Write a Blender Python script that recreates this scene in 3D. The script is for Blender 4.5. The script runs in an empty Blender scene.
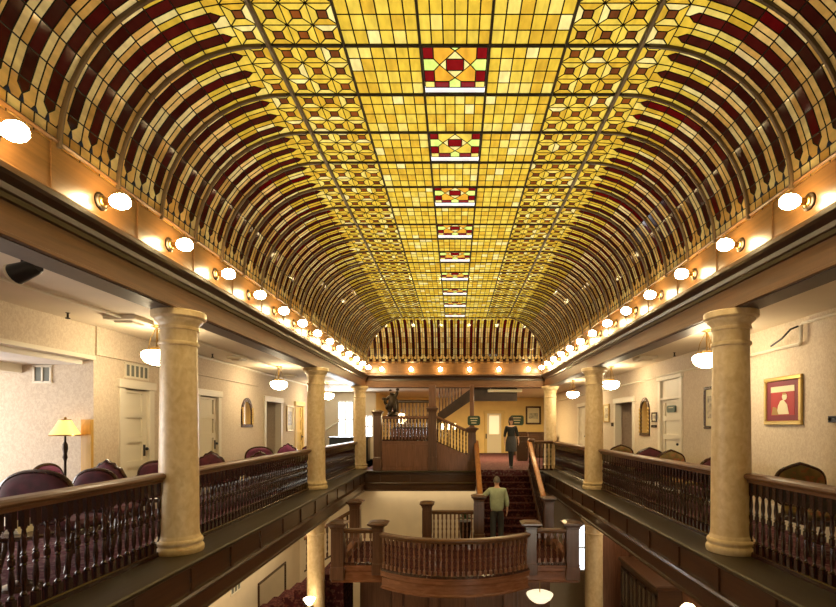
import bpy, math, random
from mathutils import Vector, Matrix
random.seed(7)
PI = math.pi
SC = bpy.context.scene
COL = SC.collection
# ------------------------------------------------------------------ camera, world, exposure
CZ = 1.45                      # eye height above the gallery floor
F = 490.0                      # focal length in pixels of an 836 px wide frame
cam = bpy.data.cameras.new('camera')
cam.sensor_width = 36.0
cam.lens = F / 836.0 * 36.0
cam.shift_x = -(455 - 418) / 836.0
cam.shift_y = (425 - 303.5) / 836.0
cam.clip_start = 0.05
camo = bpy.data.objects.new('camera', cam)
camo.location = (0, 0, CZ)
camo.rotation_euler = (PI / 2, 0, 0)
COL.objects.link(camo)
SC.camera = camo
SC.view_settings.view_transform = 'Standard'
SC.view_settings.look = 'None'
SC.view_settings.gamma = 1.0
SC.view_settings.use_curve_mapping = False
SC.view_settings.exposure = 0.0
SC.cycles.use_denoising = True
SC.cycles.max_bounces = 8
SC.cycles.diffuse_bounces = 4
SC.cycles.glossy_bounces = 3
SC.cycles.transmission_bounces = 4
SC.cycles.sample_clamp_indirect = 6.0
SC.cycles.caustics_reflective = False
SC.cycles.caustics_refractive = False
wd = bpy.data.worlds.new('world'); SC.world = wd; wd.use_nodes = True
wd.node_tree.nodes['Background'].inputs[0].default_value = (0.75, 0.85, 1.0, 1)
wd.node_tree.nodes['Background'].inputs[1].default_value = 0.02


def area(name, loc, rot, sx, sy, power, color):
    l = bpy.data.lights.new(name, 'AREA'); l.shape = 'RECTANGLE'
    l.size = sx; l.size_y = sy; l.energy = power; l.color = color
    o = bpy.data.objects.new(name, l); o.location = loc; o.rotation_euler = rot
    COL.objects.link(o); return o


SKY_P, ALC_P, FRONT_P, FAR_P = 1300, 260, 300, 150
BULB_E, BOWL_E = 120.0, 50.0
area('skylight_daylight', (0, 7.6, 8.6), (0, 0, 0), 7.0, 21.0, SKY_P, (1.0, 0.96, 0.9))
area('assumed_alcove_daylight', (-8.6, 4.6, 1.25), (0, -PI / 2, 0), 1.7, 4.0, ALC_P, (1.0, 0.95, 0.9))  # assumed light brightening the alcove; the side wall is solid, no window modelled
area('assumed_front_daylight', (3.2, -1.4, -2.2), (PI / 2, 0, PI), 1.6, 2.0, FRONT_P, (0.8, 0.9, 1.0))  # assumed bluish source behind the camera, unseen, no entrance window in the front wall
area('stair_window_daylight', (-4.75, 20.75, 1.75), (-PI / 2, 0, 0), 1.2, 1.5, FAR_P, (0.92, 0.96, 1.0))

WARM = (1.0, 0.78, 0.48)
area('lobby_left_fill_light', (-4.1, 9.5, -0.68), (0, 0, 0), 1.2, 10, 190, WARM)  # added fill, out of view under the gallery, brightens the left lobby wall
area('lobby_right_fill_light', (3.9, 8.5, -0.68), (0, 0, 0), 0.8, 8, 60, WARM)  # weaker added fill for the right lobby side, no fixture there
area('landing_back_fill_light', (-0.8, 16.1, -0.68), (0, 0, 0), 3.6, 0.4, 15, WARM)  # fill added to lift the wall behind the landing
area('hall_fill_light', (1.75, 20.8, 2.84), (0, 0, 0), 1.5, 2.2, 330, (1.0, 0.72, 0.34))  # added fill hidden behind the upper flight, brightens the yellow back hall
area('stair_foot_area_light', (-1.5, 19.6, 2.84), (0, 0, 0), 1.5, 0.6, 60, (1.0, 0.72, 0.34))  # unseen area light near ceiling level, no fixture modelled


# ------------------------------------------------------------------ materials
def nodes_of(name):
    m = bpy.data.materials.new(name); m.use_nodes = True
    nt = m.node_tree
    return m, nt, nt.nodes['Principled BSDF']


def plain(name, c, rough=0.5, metal=0.0, spec=0.5, noise=0.0, nscale=20):
    m, nt, b = nodes_of(name)
    b.inputs['Roughness'].default_value = rough
    b.inputs['Metallic'].default_value = metal
    b.inputs['Specular IOR Level'].default_value = spec
    if noise:
        tex_mix(nt, b, [k * (1 - noise) for k in c], [min(1, k * (1 + noise)) for k in c], (nscale,) * 3)
    else:
        b.inputs['Base Color'].default_value = (*c, 1)
    return m


def tex_mix(nt, b, c1, c2, scale, detail=4, lo=0.35, hi=0.65, dist=0.0):
    tc = nt.nodes.new('ShaderNodeTexCoord'); mp = nt.nodes.new('ShaderNodeMapping')
    mp.inputs['Scale'].default_value = scale
    nz = nt.nodes.new('ShaderNodeTexNoise'); nz.inputs['Scale'].default_value = 1.0
    nz.inputs['Detail'].default_value = detail; nz.inputs['Distortion'].default_value = dist
    rp = nt.nodes.new('ShaderNodeValToRGB')
    rp.color_ramp.elements[0].position = lo; rp.color_ramp.elements[0].color = (*c1, 1)
    rp.color_ramp.elements[1].position = hi; rp.color_ramp.elements[1].color = (*c2, 1)
    nt.links.new(tc.outputs['Object'], mp.inputs[0]); nt.links.new(mp.outputs[0], nz.inputs['Vector'])
    nt.links.new(nz.outputs['Fac'], rp.inputs[0]); nt.links.new(rp.outputs[0], b.inputs['Base Color'])
    return nz, rp


def wood(name, c1, c2, rough=0.3, scale=(30, 2, 30)):  # coat only on the glossier woods
    m, nt, b = nodes_of(name)
    b.inputs['Roughness'].default_value = rough
    b.inputs['Coat Weight'].default_value = 0.2 if rough < 0.4 else 0.0
    b.inputs['Coat Roughness'].default_value = 0.15
    tex_mix(nt, b, c1, c2, scale, 5, 0.3, 0.7, 0.6)
    return m


def emis(name, c, s):
    m, nt, b = nodes_of(name)
    b.inputs['Base Color'].default_value = (*c, 1)
    b.inputs['Emission Color'].default_value = (*c, 1)
    b.inputs['Emission Strength'].default_value = s
    return m


def glass_pane(name, c, streak=0.25, dif=0.22):
    """backlit art glass: light from above comes through, tinted"""
    m = bpy.data.materials.new(name); m.use_nodes = True
    nt = m.node_tree; nt.nodes.remove(nt.nodes['Principled BSDF'])
    out = nt.nodes['Material Output']
    tc = nt.nodes.new('ShaderNodeTexCoord'); mp = nt.nodes.new('ShaderNodeMapping')
    mp.inputs['Scale'].default_value = (14, 5, 14)
    nz = nt.nodes.new('ShaderNodeTexNoise'); nz.inputs['Scale'].default_value = 1.0; nz.inputs['Detail'].default_value = 3
    rp = nt.nodes.new('ShaderNodeValToRGB')
    rp.color_ramp.elements[0].position = 0.3; rp.color_ramp.elements[1].position = 0.72
    rp.color_ramp.elements[0].color = (*[k * (1 - streak) for k in c], 1)
    rp.color_ramp.elements[1].color = (*[min(1, k * (1 + streak)) for k in c], 1)
    nt.links.new(tc.outputs['Object'], mp.inputs[0]); nt.links.new(mp.outputs[0], nz.inputs['Vector'])
    nt.links.new(nz.outputs['Fac'], rp.inputs[0])
    tr = nt.nodes.new('ShaderNodeBsdfTranslucent'); df = nt.nodes.new('ShaderNodeBsdfDiffuse')
    gl = nt.nodes.new('ShaderNodeBsdfGlossy'); gl.inputs['Roughness'].default_value = 0.07
    nt.links.new(rp.outputs[0], tr.inputs[0]); nt.links.new(rp.outputs[0], df.inputs[0])
    m1 = nt.nodes.new('ShaderNodeMixShader'); m1.inputs[0].default_value = dif
    nt.links.new(tr.outputs[0], m1.inputs[1]); nt.links.new(df.outputs[0], m1.inputs[2])
    m2 = nt.nodes.new('ShaderNodeMixShader'); m2.inputs[0].default_value = 0.03
    nt.links.new(m1.outputs[0], m2.inputs[1]); nt.links.new(gl.outputs[0], m2.inputs[2])
    nt.links.new(m2.outputs[0], out.inputs[0])
    return m


def wallpaper(name, c1, c2):
    m, nt, b = nodes_of(name)
    b.inputs['Roughness'].default_value = 0.8
    tex_mix(nt, b, c1, c2, (34, 34, 24), 2, 0.4, 0.6, 1.0)
    return m


def carpet(name, c1, c2, c3):
    m, nt, b = nodes_of(name)
    b.inputs['Roughness'].default_value = 0.95; b.inputs['Specular IOR Level'].default_value = 0.1
    tc = nt.nodes.new('ShaderNodeTexCoord')
    v = nt.nodes.new('ShaderNodeTexVoronoi'); v.inputs['Scale'].default_value = 7
    nz = nt.nodes.new('ShaderNodeTexNoise'); nz.inputs['Scale'].default_value = 16; nz.inputs['Detail'].default_value = 4
    rp = nt.nodes.new('ShaderNodeValToRGB')
    rp.color_ramp.elements[0].position = 0.18; rp.color_ramp.elements[0].color = (*c1, 1)
    rp.color_ramp.elements[1].position = 0.5; rp.color_ramp.elements[1].color = (*c2, 1)
    mx = nt.nodes.new('ShaderNodeMix'); mx.data_type = 'RGBA'
    r2 = nt.nodes.new('ShaderNodeValToRGB'); r2.color_ramp.elements[0].position = 0.52; r2.color_ramp.elements[1].position = 0.62
    nt.links.new(tc.outputs['Object'], v.inputs['Vector']); nt.links.new(tc.outputs['Object'], nz.inputs['Vector'])
    nt.links.new(v.outputs['Distance'], rp.inputs[0]); nt.links.new(nz.outputs['Fac'], r2.inputs[0])
    nt.links.new(r2.outputs[0], mx.inputs['Factor']); nt.links.new(rp.outputs[0], mx.inputs['A'])
    mx.inputs['B'].default_value = (*c3, 1)
    nt.links.new(mx.outputs['Result'], b.inputs['Base Color'])
    return m


M = {}
M['beam'] = wood('varnished_beam_wood', (0.108, 0.042, 0.013), (0.18, 0.076, 0.025), 0.42, (3, 1.2, 26))
M['cove'] = wood('varnished_cove_wood', (0.095, 0.042, 0.012), (0.155, 0.07, 0.022), 0.32, (3, 1.2, 26))
M['dark'] = wood('dark_moulding_wood', (0.022, 0.010, 0.006), (0.05, 0.022, 0.012), 0.3, (4, 1.5, 30))
M['rail'] = wood('handrail_wood', (0.085, 0.034, 0.012), (0.15, 0.064, 0.024), 0.42, (8, 2, 26))
M['soffit'] = plain('dark_soffit_wood', (0.045, 0.022, 0.016), 0.5, noise=.2, nscale=6)
M['balu'] = wood('baluster_mahogany', (0.022, 0.008, 0.006), (0.045, 0.014, 0.010), 0.22, (30, 30, 4))
M['ledge'] = wood('gallery_ledge_wood', (0.024, 0.015, 0.007), (0.042, 0.028, 0.013), 0.42, (22, 1.2, 22))
M['fascia'] = wood('gallery_fascia_wood', (0.045, 0.019, 0.008), (0.075, 0.032, 0.013), 0.33, (3, 1.2, 24))
M['panel'] = wood('stair_panel_wood', (0.13, 0.055, 0.03), (0.22, 0.10, 0.055), 0.3, (24, 24, 2))
M['newel'] = wood('newel_mahogany', (0.075, 0.034, 0.02), (0.125, 0.06, 0.036), 0.28, (24, 24, 2))
M['orange'] = wood('stair_handrail_wood', (0.30, 0.115, 0.035), (0.42, 0.18, 0.06), 0.25, (18, 3, 18))
M['chairwood'] = wood('carved_chair_wood', (0.03, 0.012, 0.008), (0.07, 0.028, 0.016), 0.25, (20, 20, 20))


def marble():
    m, nt, b = nodes_of('cream_marbled_plaster')
    b.inputs['Roughness'].default_value = 0.42
    tex_mix(nt, b, (0.60, 0.44, 0.23), (0.75, 0.60, 0.37), (15, 15, 11), 10, 0.3, 0.68, 0.4)
    return m


M['column'] = marble()
M['paper'] = wallpaper('damask_wallpaper', (0.62, 0.51, 0.38), (0.71, 0.61, 0.47))
M['plaster'] = plain('cream_plaster', (0.72, 0.61, 0.44), 0.75, noise=0.04, nscale=2)
M['yellowwall'] = plain('ochre_wall', (0.78, 0.58, 0.24), 0.7, noise=0.05, nscale=2)  # ochre base colour for the back hall walls and one door
M['ceil'] = plain('ceiling_paint', (0.72, 0.62, 0.47), 0.75, noise=0.03, nscale=2)
M['white'] = plain('cream_trim_paint', (0.78, 0.72, 0.58), 0.5)
M['carpet'] = carpet('floral_carpet', (0.13, 0.05, 0.055), (0.075, 0.022, 0.032), (0.17, 0.11, 0.10))
M['stairrug'] = carpet('stair_carpet', (0.055, 0.010, 0.010), (0.028, 0.006, 0.007), (0.09, 0.035, 0.025))
M['lobby'] = plain('lobby_floor_tile', (0.22, 0.15, 0.10), 0.4, noise=0.3, nscale=3)
M['brass'] = plain('aged_brass', (0.45, 0.30, 0.10), 0.3, 1.0)
M['gilt'] = plain('gilt_frame', (0.55, 0.38, 0.12), 0.35, 0.8)
M['black'] = plain('black_lacquer', (0.012, 0.012, 0.013), 0.3)
M['bronze'] = plain('dark_bronze', (0.035, 0.022, 0.013), 0.35, 0.6, noise=0.4, nscale=14)
M['vent'] = plain('vent_slot', (0.16, 0.17, 0.14), 0.6)
M['mirror'] = plain('mirror_silver', (0.85, 0.85, 0.82), 0.04, 1.0)
M['lead'] = plain('dark_lead_came', (0.010, 0.006, 0.003), 0.75, spec=0.15)
M['rib'] = plain('brown_painted_rib', (0.075, 0.043, 0.018), 0.5)
M['darkrib'] = plain('dark_steel_bar', (0.02, 0.011, 0.006), 0.6)
M['velvet'] = plain('burgundy_velvet', (0.085, 0.010, 0.022), 0.75, noise=0.3, nscale=9)
M['purple'] = plain('plum_velvet', (0.20, 0.035, 0.12), 0.6, noise=0.3, nscale=9)
M['tapestry'] = carpet('tapestry_fabric', (0.26, 0.17, 0.07), (0.17, 0.13, 0.055), (0.30, 0.12, 0.06))
M['skin'] = plain('skin', (0.62, 0.38, 0.27), 0.5)
M['darkgreen'] = plain('dark_green_enamel', (0.02, 0.06, 0.035), 0.4)
M['cream'] = plain('cream_ink', (0.72, 0.66, 0.45), 0.6)
M['redink'] = plain('red_print', (0.38, 0.03, 0.03), 0.5)
M['bulb'] = emis('glowing_globe_glass', (1.0, 0.74, 0.36), BULB_E)
M['bowl'] = emis('glowing_bowl_glass', (1.0, 0.80, 0.50), BOWL_E)
M['daywin'] = emis('daylit_window_pane', (0.88, 0.94, 1.0), 2.2)
M['warmpane'] = emis('lit_frosted_pane', (1.0, 0.86, 0.55), 0.55)
M['shade'] = emis('lit_fabric_shade', (1.0, 0.62, 0.20), 1.1)

GL = []                        # glass palette: (name, colour)
def G(name, c, st=0.2):
    GL.append(glass_pane('art_glass_' + name, c, st)); return len(GL)      # slot 0 is lead
Y1 = G('honey', (0.62, 0.415, 0.040)); Y2 = G('gold', (0.66, 0.475, 0.062)); Y3 = G('straw', (0.72, 0.56, 0.13))
Y4 = G('amber_yellow', (0.56, 0.34, 0.03)); Y5 = G('pale_straw', (0.76, 0.63, 0.24)); Y6 = G('cream', (0.97, 0.88, 0.58))
BR = G('brown_amber', (0.13, 0.038, 0.010)); BR2 = G('rust_amber', (0.20, 0.055, 0.010))
MA = G('maroon', (0.045, 0.007, 0.004)); MB_ = G('oxblood', (0.065, 0.006, 0.004)); MC = G('ruby', (0.09, 0.003, 0.003))
RD = G('red', (0.17, 0.005, 0.006)); GR = G('pale_green', (0.62, 0.78, 0.18)); OR = G('orange_gold', (0.66, 0.33, 0.03))
T1 = G('tan', (0.82, 0.53, 0.17)); T2 = G('light_tan', (0.92, 0.68, 0.29)); T3 = G('dark_tan', (0.64, 0.36, 0.09)); WH = G('opal_white', (0.95, 0.93, 0.9))
VENTW = emis('glowing_vent_side', (0.92, 0.95, 1.0), 0.72)  # emission stands in for daylight on the vent sides, no lamp there
GLASS_MATS = [M['lead']] + GL
YEL = [Y1, Y1, Y1, Y1, Y2, Y2, Y2, Y2, Y3, Y3, Y4, Y4, Y4, Y5]
TAN = [T1, T1, T1, T1, T2, T2, T2, T3, T3]
DRK = [MA] * 6 + [MB_] * 3 + [MC]


# ------------------------------------------------------------------ mesh builder
class MB:
    def __init__(s): s.v = []; s.f = []; s.m = []; s.sm = []

    def face(s, idx, mi=0, sm=False): s.f.append(tuple(idx)); s.m.append(mi); s.sm.append(sm)

    def add(s, vs, fs, mi=0, sm=False):
        b = len(s.v); s.v.extend([tuple(p) for p in vs])
        for f in fs: s.face([b + i for i in f], mi, sm)
        return s

    def box(s, x0, x1, y0, y1, z0, z1, mi=0, mat=None):
        vs = [Vector(p) for p in ((x0, y0, z0), (x1, y0, z0), (x1, y1, z0), (x0, y1, z0), (x0, y0, z1), (x1, y0, z1), (x1, y1, z1), (x0, y1, z1))]
        if mat: vs = [mat @ p for p in vs]
        return s.add(vs, [(0, 3, 2, 1), (4, 5, 6, 7), (0, 1, 5, 4), (1, 2, 6, 5), (2, 3, 7, 6), (3, 0, 4, 7)], mi)

    def bev(s, x0, x1, y0, y1, z0, z1, b=0.01, mi=0, mat=None):
        """box with chamfered edges"""
        xs, ys, zs = (x0, x1), (y0, y1), (z0, z1)
        import itertools
        vs = []; key = {}
        for i, j, k in itertools.product((0, 1), repeat=3):
            p = [xs[i], ys[j], zs[k]]; d = [b if i == 0 else -b, b if j == 0 else -b, b if k == 0 else -b]
            for a in range(3):
                q = [p[c] + (0 if c == a else d[c]) for c in range(3)]
                key[(i, j, k, a)] = len(vs); vs.append(Vector(q))
        fs = []
        K = lambda i, j, k, a: key[(i, j, k, a)]
        for i in (0, 1):
            f = [K(i, 0, 0, 0), K(i, 1, 0, 0), K(i, 1, 1, 0), K(i, 0, 1, 0)]; fs.append(f if i else f[::-1])
            f = [K(0, i, 0, 1), K(1, i, 0, 1), K(1, i, 1, 1), K(0, i, 1, 1)]; fs.append(f[::-1] if i else f)
            f = [K(0, 0, i, 2), K(1, 0, i, 2), K(1, 1, i, 2), K(0, 1, i, 2)]; fs.append(f if i else f[::-1])
        for i in (0, 1):
            for j in (0, 1):
                fs.append([K(i, j, 0, 0), K(i, j, 1, 0), K(i, j, 1, 1), K(i, j, 0, 1)])
                fs.append([K(i, 0, j, 0), K(i, 1, j, 0), K(i, 1, j, 2), K(i, 0, j, 2)])
                fs.append([K(0, i, j, 1), K(1, i, j, 1), K(1, i, j, 2), K(0, i, j, 2)])
        for c in itertools.product((0, 1), repeat=3): fs.append([K(*c, 0), K(*c, 1), K(*c, 2)])
        if mat: vs = [mat @ p for p in vs]
        return s.add(vs, fs, mi)

    def lathe(s, prof, n=16, c=(0, 0, 0), mi=0, sm=True, mat=None, arc=None):
        vs = []; fs = []
        for r, z in prof:
            for i in range(n):
                a = 2 * PI * i / n
                p = Vector((r * math.cos(a), r * math.sin(a), z))
                if mat: p = mat @ p
                vs.append(p + Vector(c))
        for j in range(len(prof) - 1):
            for i in range(n):
                k = (i + 1) % n
                fs.append((j * n + i, j * n + k, (j + 1) * n + k, (j + 1) * n + i))
        s.add(vs, fs, mi, sm)
        b = len(s.v) - len(vs)
        if prof[0][0] > 1e-4: s.face([b + i for i in range(n)][::-1], mi)
        if prof[-1][0] > 1e-4: s.face([b + (len(prof) - 1) * n + i for i in range(n)], mi)
        return s

    def tube(s, pts, r, n=8, mi=0, cap=True):
        pts = [Vector(p) for p in pts]
        rs = r if isinstance(r, (list, tuple)) else [r] * len(pts)
        vs = []; fs = []; up = None
        for i, p in enumerate(pts):
            t = (pts[min(i + 1, len(pts) - 1)] - pts[max(i - 1, 0)]).normalized()
            if up is None:
                up = Vector((0, 0, 1)) if abs(t.z) < 0.9 else Vector((1, 0, 0))
            a = t.cross(up).normalized(); b = a.cross(t).normalized(); up = b
            for k in range(n):
                an = 2 * PI * k / n
                vs.append(p + a * math.cos(an) * rs[i] + b * math.sin(an) * rs[i])
        for j in range(len(pts) - 1):
            for k in range(n):
                q = (k + 1) % n
                fs.append((j * n + k, j * n + q, (j + 1) * n + q, (j + 1) * n + k))
        base = len(s.v)
        s.add(vs, fs, mi, True)
        if cap:
            s.face([base + k for k in range(n)][::-1], mi); s.face([base + (len(pts) - 1) * n + k for k in range(n)], mi)
        return s

    def sphere(s, c, rx, ry=None, rz=None, n=12, m=8, mi=0, mat=None):
        ry = ry or rx; rz = rz or rx
        vs = []; fs = []
        for j in range(m + 1):
            t = PI * j / m
            for i in range(n):
                a = 2 * PI * i / n
                p = Vector((rx * math.sin(t) * math.cos(a), ry * math.sin(t) * math.sin(a), -rz * math.cos(t)))
                if mat: p = mat @ p
                vs.append(p + Vector(c))
        for j in range(m):
            for i in range(n):
                k = (i + 1) % n
                fs.append((j * n + i, j * n + k, (j + 1) * n + k, (j + 1) * n + i))
        return s.add(vs, fs, mi, True)

    def prism(s, poly, f0, f1, mi=0):
        """poly of 2D points, f0/f1 map a point to each end"""
        n = len(poly)
        vs = [f0(*p) for p in poly] + [f1(*p) for p in poly]
        fs = [tuple(range(n))[::-1], tuple(range(n, 2 * n))] + [(i, (i + 1) % n, n + (i + 1) % n, n + i) for i in range(n)]
        return s.add(vs, fs, mi)

    def sweep(s, prof, path, mi=0, closed=False, sm=False, cap=True):
        """prof (lateral, vertical) closed polygon swept along a 3D path, kept upright; lateral>0 is left of travel"""
        P = [Vector(p) for p in path]; n = len(prof); vs = []; fs = []
        N = len(P)
        for i, p in enumerate(P):
            def d(a, b):
                q = P[b] - P[a]; q.z = 0; return q.normalized()
            if closed: t0 = d(i - 1, i); t1 = d(i, (i + 1) % N)
            else:
                t0 = d(i - 1, i) if i > 0 else d(i, i + 1); t1 = d(i, i + 1) if i < N - 1 else t0
            n0 = Vector((-t0.y, t0.x, 0)); n1 = Vector((-t1.y, t1.x, 0))
            m = (n0 + n1)
            m = m / max(1e-6, m.dot(n0)) if m.length > 1e-6 else n0
            for a, b in prof: vs.append(p + m * a + Vector((0, 0, b)))
        R = N if closed else N - 1
        for i in range(R):
            j = (i + 1) % N
            for k in range(n):
                q = (k + 1) % n
                fs.append((i * n + k, j * n + k, j * n + q, i * n + q))
        base = len(s.v); s.add(vs, fs, mi, sm)
        if not closed and cap:
            s.face([base + k for k in range(n)], mi); s.face([base + (N - 1) * n + k for k in range(n)][::-1], mi)
        return s

    def build(s, name, mats, parent=None, world=False, fix=True):
        me = bpy.data.meshes.new(name)
        vs = s.v
        if world and parent is not None:
            L = parent.location; vs = [(p[0] - L[0], p[1] - L[1], p[2] - L[2]) for p in vs]
        me.from_pydata(vs, [], s.f)
        if not isinstance(mats, (list, tuple)): mats = [mats]
        for m in mats: me.materials.append(M[m] if isinstance(m, str) else m)
        me.polygons.foreach_set('material_index', s.m)
        me.polygons.foreach_set('use_smooth', s.sm)
        if fix:
            import bmesh
            bm = bmesh.new(); bm.from_mesh(me)
            bmesh.ops.recalc_face_normals(bm, faces=bm.faces)
            bm.to_mesh(me); bm.free()
        if any(s.sm): me.set_sharp_from_angle(angle=0.7)
        me.update()
        o = bpy.data.objects.new(name, me); COL.objects.link(o)
        if parent is not None: o.parent = parent
        return o


def thing(name, label, cat, loc=(0, 0, 0), rz=0.0, group=None):
    o = bpy.data.objects.new(name, None); COL.objects.link(o)
    o.empty_display_size = 0.1
    o.location = loc; o.rotation_euler = (0, 0, rz)
    o['label'] = label; o['category'] = cat
    if group: o['group'] = group
    return o


def tag(o, label, cat, group=None):
    o['label'] = label; o['category'] = cat
    if group: o['group'] = group
    return o


def struct(name, mb, mats):
    o = mb.build(name, mats); o['kind'] = 'structure'; return o


def dup_part(o, parent, loc=None):
    c = o.copy(); COL.objects.link(c); c.parent = parent
    if loc is not None: c.location = loc
    for ch in list(o.children): dup_part(ch, c)
    return c


def dup(root, loc, rz, label, group=None):
    r = root.copy(); COL.objects.link(r); r.location = loc; r.rotation_euler = (0, 0, rz); r['label'] = label
    if group: r['group'] = group
    for ch in list(root.children): dup_part(ch, r)
    return r


ORD = ['nearest', 'second', 'third', 'fourth', 'fifth', 'sixth', 'seventh', 'eighth', 'ninth', 'tenth', 'eleventh', 'twelfth', 'thirteenth', 'fourteenth', 'fifteenth']

# ------------------------------------------------------------------ main dimensions
XV = 3.05                      # half width of the vault at its springing
ZTOP, ZC, RV = 4.88, 3.58, 1.30
XF = XV - RV                   # half width of the flat part (1.75)
PY, P = 4.42, 0.656            # panel origin and panel length
YE = PY + 17 * P               # end of the flat part
YB = YE + RV                   # springing of the end cove
ZCEIL = 2.87
WL, WR = -5.2, 4.6             # gallery walls
YBACK = 25.4
LOB = -4.8                     # lobby floor
YFRONT = -1.55

# ------------------------------------------------------------------ structure: floors, walls, ceilings
fl = MB()
fl.box(WL - 6, -2.95, YFRONT, 17.2, -0.5, 0.0)
fl.box(2.95, WR + 1.6, YFRONT, 26, -0.5, 0.0)
fl.box(-9, 0.66, 15.6, 26, -0.5, 0.0)
fl.box(0.66, 2.42, 15.8, 26, -0.5, 0.0)
fl.box(2.42, 2.95, 15.6, 26, -0.5, 0.0)
fl.box(-9, -2.95, 17.2, 26, -0.5, 0.0)
struct('floor', fl, 'carpet')
b = MB(); b.box(-12, 9, YFRONT, 26, LOB - 0.2, LOB); struct('floor_lobby', b, 'lobby')
b = MB(); b.box(WL + 0.02, -2.95, YFRONT, 15.9, -0.61, -0.5); b.box(2.95, WR, YFRONT, 15.9, -0.61, -0.5); b.box(WL, WR, 15.9, 18, -0.61, -0.5)
struct('ceiling_lobby', b, 'ceil')
b = MB()
b.box(-5.18, -3.38, YFRONT, 17.3, ZCEIL, ZCEIL + 0.12)
b.box(3.38, WR + 0.1, YFRONT, 17.3, ZCEIL, ZCEIL + 0.12)
b.box(-9, WR + 0.1, YB + 0.3, YBACK + 0.2, ZCEIL, ZCEIL + 0.12)
struct('ceiling', b, 'ceil')


def wall_x(name, X, side, y0, y1, z0, z1, holes, mat, th=0.16):
    """wall in a constant-x plane; side=+1 means the wall body lies towards +x"""
    b = MB(); a, c = (X, X + th) if side > 0 else (X - th, X)
    y = y0
    for h0, h1, hz in sorted(holes):
        b.box(a, c, y, h0, z0, z1); b.box(a, c, h0, h1, hz, z1)
        if z0 < 0: b.box(a, c, h0, h1, z0, 0)
        y = h1
    b.box(a, c, y, y1, z0, z1)
    return struct(name, b, mat)


LH = [(7.68, 8.33, 2.03), (9.95, 10.75, 2.05), (13.45, 14.6, 2.1), (16.0, 16.75, 2.08)]
RH = [(10.0, 10.95, 2.42), (12.65, 14.0, 2.05), (17.2, 18.2, 2.1)]
wall_x('wall_left', WL, -1, 7.05, 17.2, 0, ZCEIL + 0.1, LH, 'paper')
wall_x('wall_right', WR, 1, YFRONT, YBACK, 0, ZCEIL + 0.1, RH, 'paper')
b = MB(); b.box(-9, -5.2 - 0.16, 7.05, 7.2, 0, 2.5); struct('wall_alcove', b, 'paper')
b = MB(); b.box(WL - 0.16, WL + 0.02, YFRONT, 7.05, 2.44, ZCEIL + 0.1); b.box(WL, WL + 0.05, 7.05, 12.9, 2.46, ZCEIL); struct('wall_bulkhead', b, 'paper')
b = MB(); b.box(-9, WL - 0.16, YFRONT, 7.05, 2.32, 2.44); struct('ceiling_alcove', b, plain('white_ceiling_paint', (0.82, 0.78, 0.70), 0.8))
b = MB(); b.box(-9, -6.22, 6.5, 7.04, 2.2, 2.32); b.box(WL - 0.3, WL + 0.03, YFRONT, 7.06, 2.385, 2.44); struct('trim_1', b, M['white'])
b = MB(); b.box(-9.1, -8.9, YFRONT, 7.2, 0, 2.4); struct('wall_alcove_side', b, 'paper')
b = MB(); b.box(-9, WR + 0.2, YFRONT - 0.15, YFRONT, LOB, 4.9); struct('wall_front', b, 'plaster')
b = MB(); b.box(-3.4, WR + 0.2, YBACK, YBACK + 0.15, 0, ZCEIL); struct('wall_back', b, 'yellowwall')
b = MB(); b.box(-3.55, -3.4, 21.15, YBACK + 0.15, 0, ZCEIL); struct('wall_return', b, 'yellowwall')
b = MB()
WX = [(-5.05, -4.35), (-3.98, -3.5)]
b.box(-9, WX[0][0], 21.0, 21.15, 0, ZCEIL); b.box(WX[0][1], WX[1][0], 21.0, 21.15, 0, ZCEIL); b.box(WX[1][1], -3.4, 21.0, 21.15, 0, ZCEIL)
for (x0, x1), (z0, z1) in zip(WX, [(0.9, 2.48), (0.92, 1.86)]):
    b.box(x0, x1, 21.0, 21.15, 0, z0); b.box(x0, x1, 21.0, 21.15, z1, ZCEIL)
struct('wall_stairhall', b, 'plaster')
b = MB(); b.box(-9, WL - 0.16, 17.06, 17.2, 0, ZCEIL); struct('wall_stairhall_near', b, 'plaster')
for n, ((x0, x1), (z0, z1)) in enumerate(zip(WX, [(0.9, 2.48), (0.92, 1.86)])):
    w = MB(); w.box(x0, x1, 21.08, 21.1, z0, z1)
    wo = struct('window_%d' % (n + 1), w, 'daywin')
    f = MB()
    for q in (x0, x1 - 0.05, (x0 + x1) / 2 - 0.015): f.box(q, q + (0.05 if q != (x0 + x1) / 2 - 0.015 else 0.03), 21.0, 21.08, z0, z1)
    for q in (z0, z1 - 0.05, (z0 + z1) / 2 - 0.02): f.box(x0, x1, 21.0, 21.08, q, q + 0.04)
    f.build('window_frame', 'white', wo)
# lower storey walls
b = MB(); b.box(WL - 0.15, WL, YFRONT, 18, LOB, -0.5); struct('wall_lobby_left', b, 'plaster')
b = MB(); b.box(WR, WR + 0.15, YFRONT, 18, LOB, -0.5); struct('wall_lobby_right', b, 'panel')
b = MB(); b.box(WL, 3.9, 16.4, 16.55, LOB, -0.5); b.box(3.9, 4.02, 16.4, 16.55, LOB, -0.5); b.box(4.5, WR, 16.4, 16.55, LOB, -0.5); b.box(4.02, 4.5, 16.4, 16.55, LOB, -3.4); b.box(4.02, 4.5, 16.4, 16.55, -1.9, -0.5)
struct('wall_lobby_back', b, 'plaster')
w = MB(); w.box(4.02, 4.5, 16.46, 16.48, -3.4, -1.9); wo = struct('window_3', w, 'daywin')
f = MB(); f.box(4.02, 4.06, 16.4, 16.46, -3.4, -1.9); f.box(4.46, 4.5, 16.4, 16.46, -3.4, -1.9); f.box(4.02, 4.5, 16.4, 16.46, -2.68, -2.64); f.build('window_frame', 'white', wo)
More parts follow.
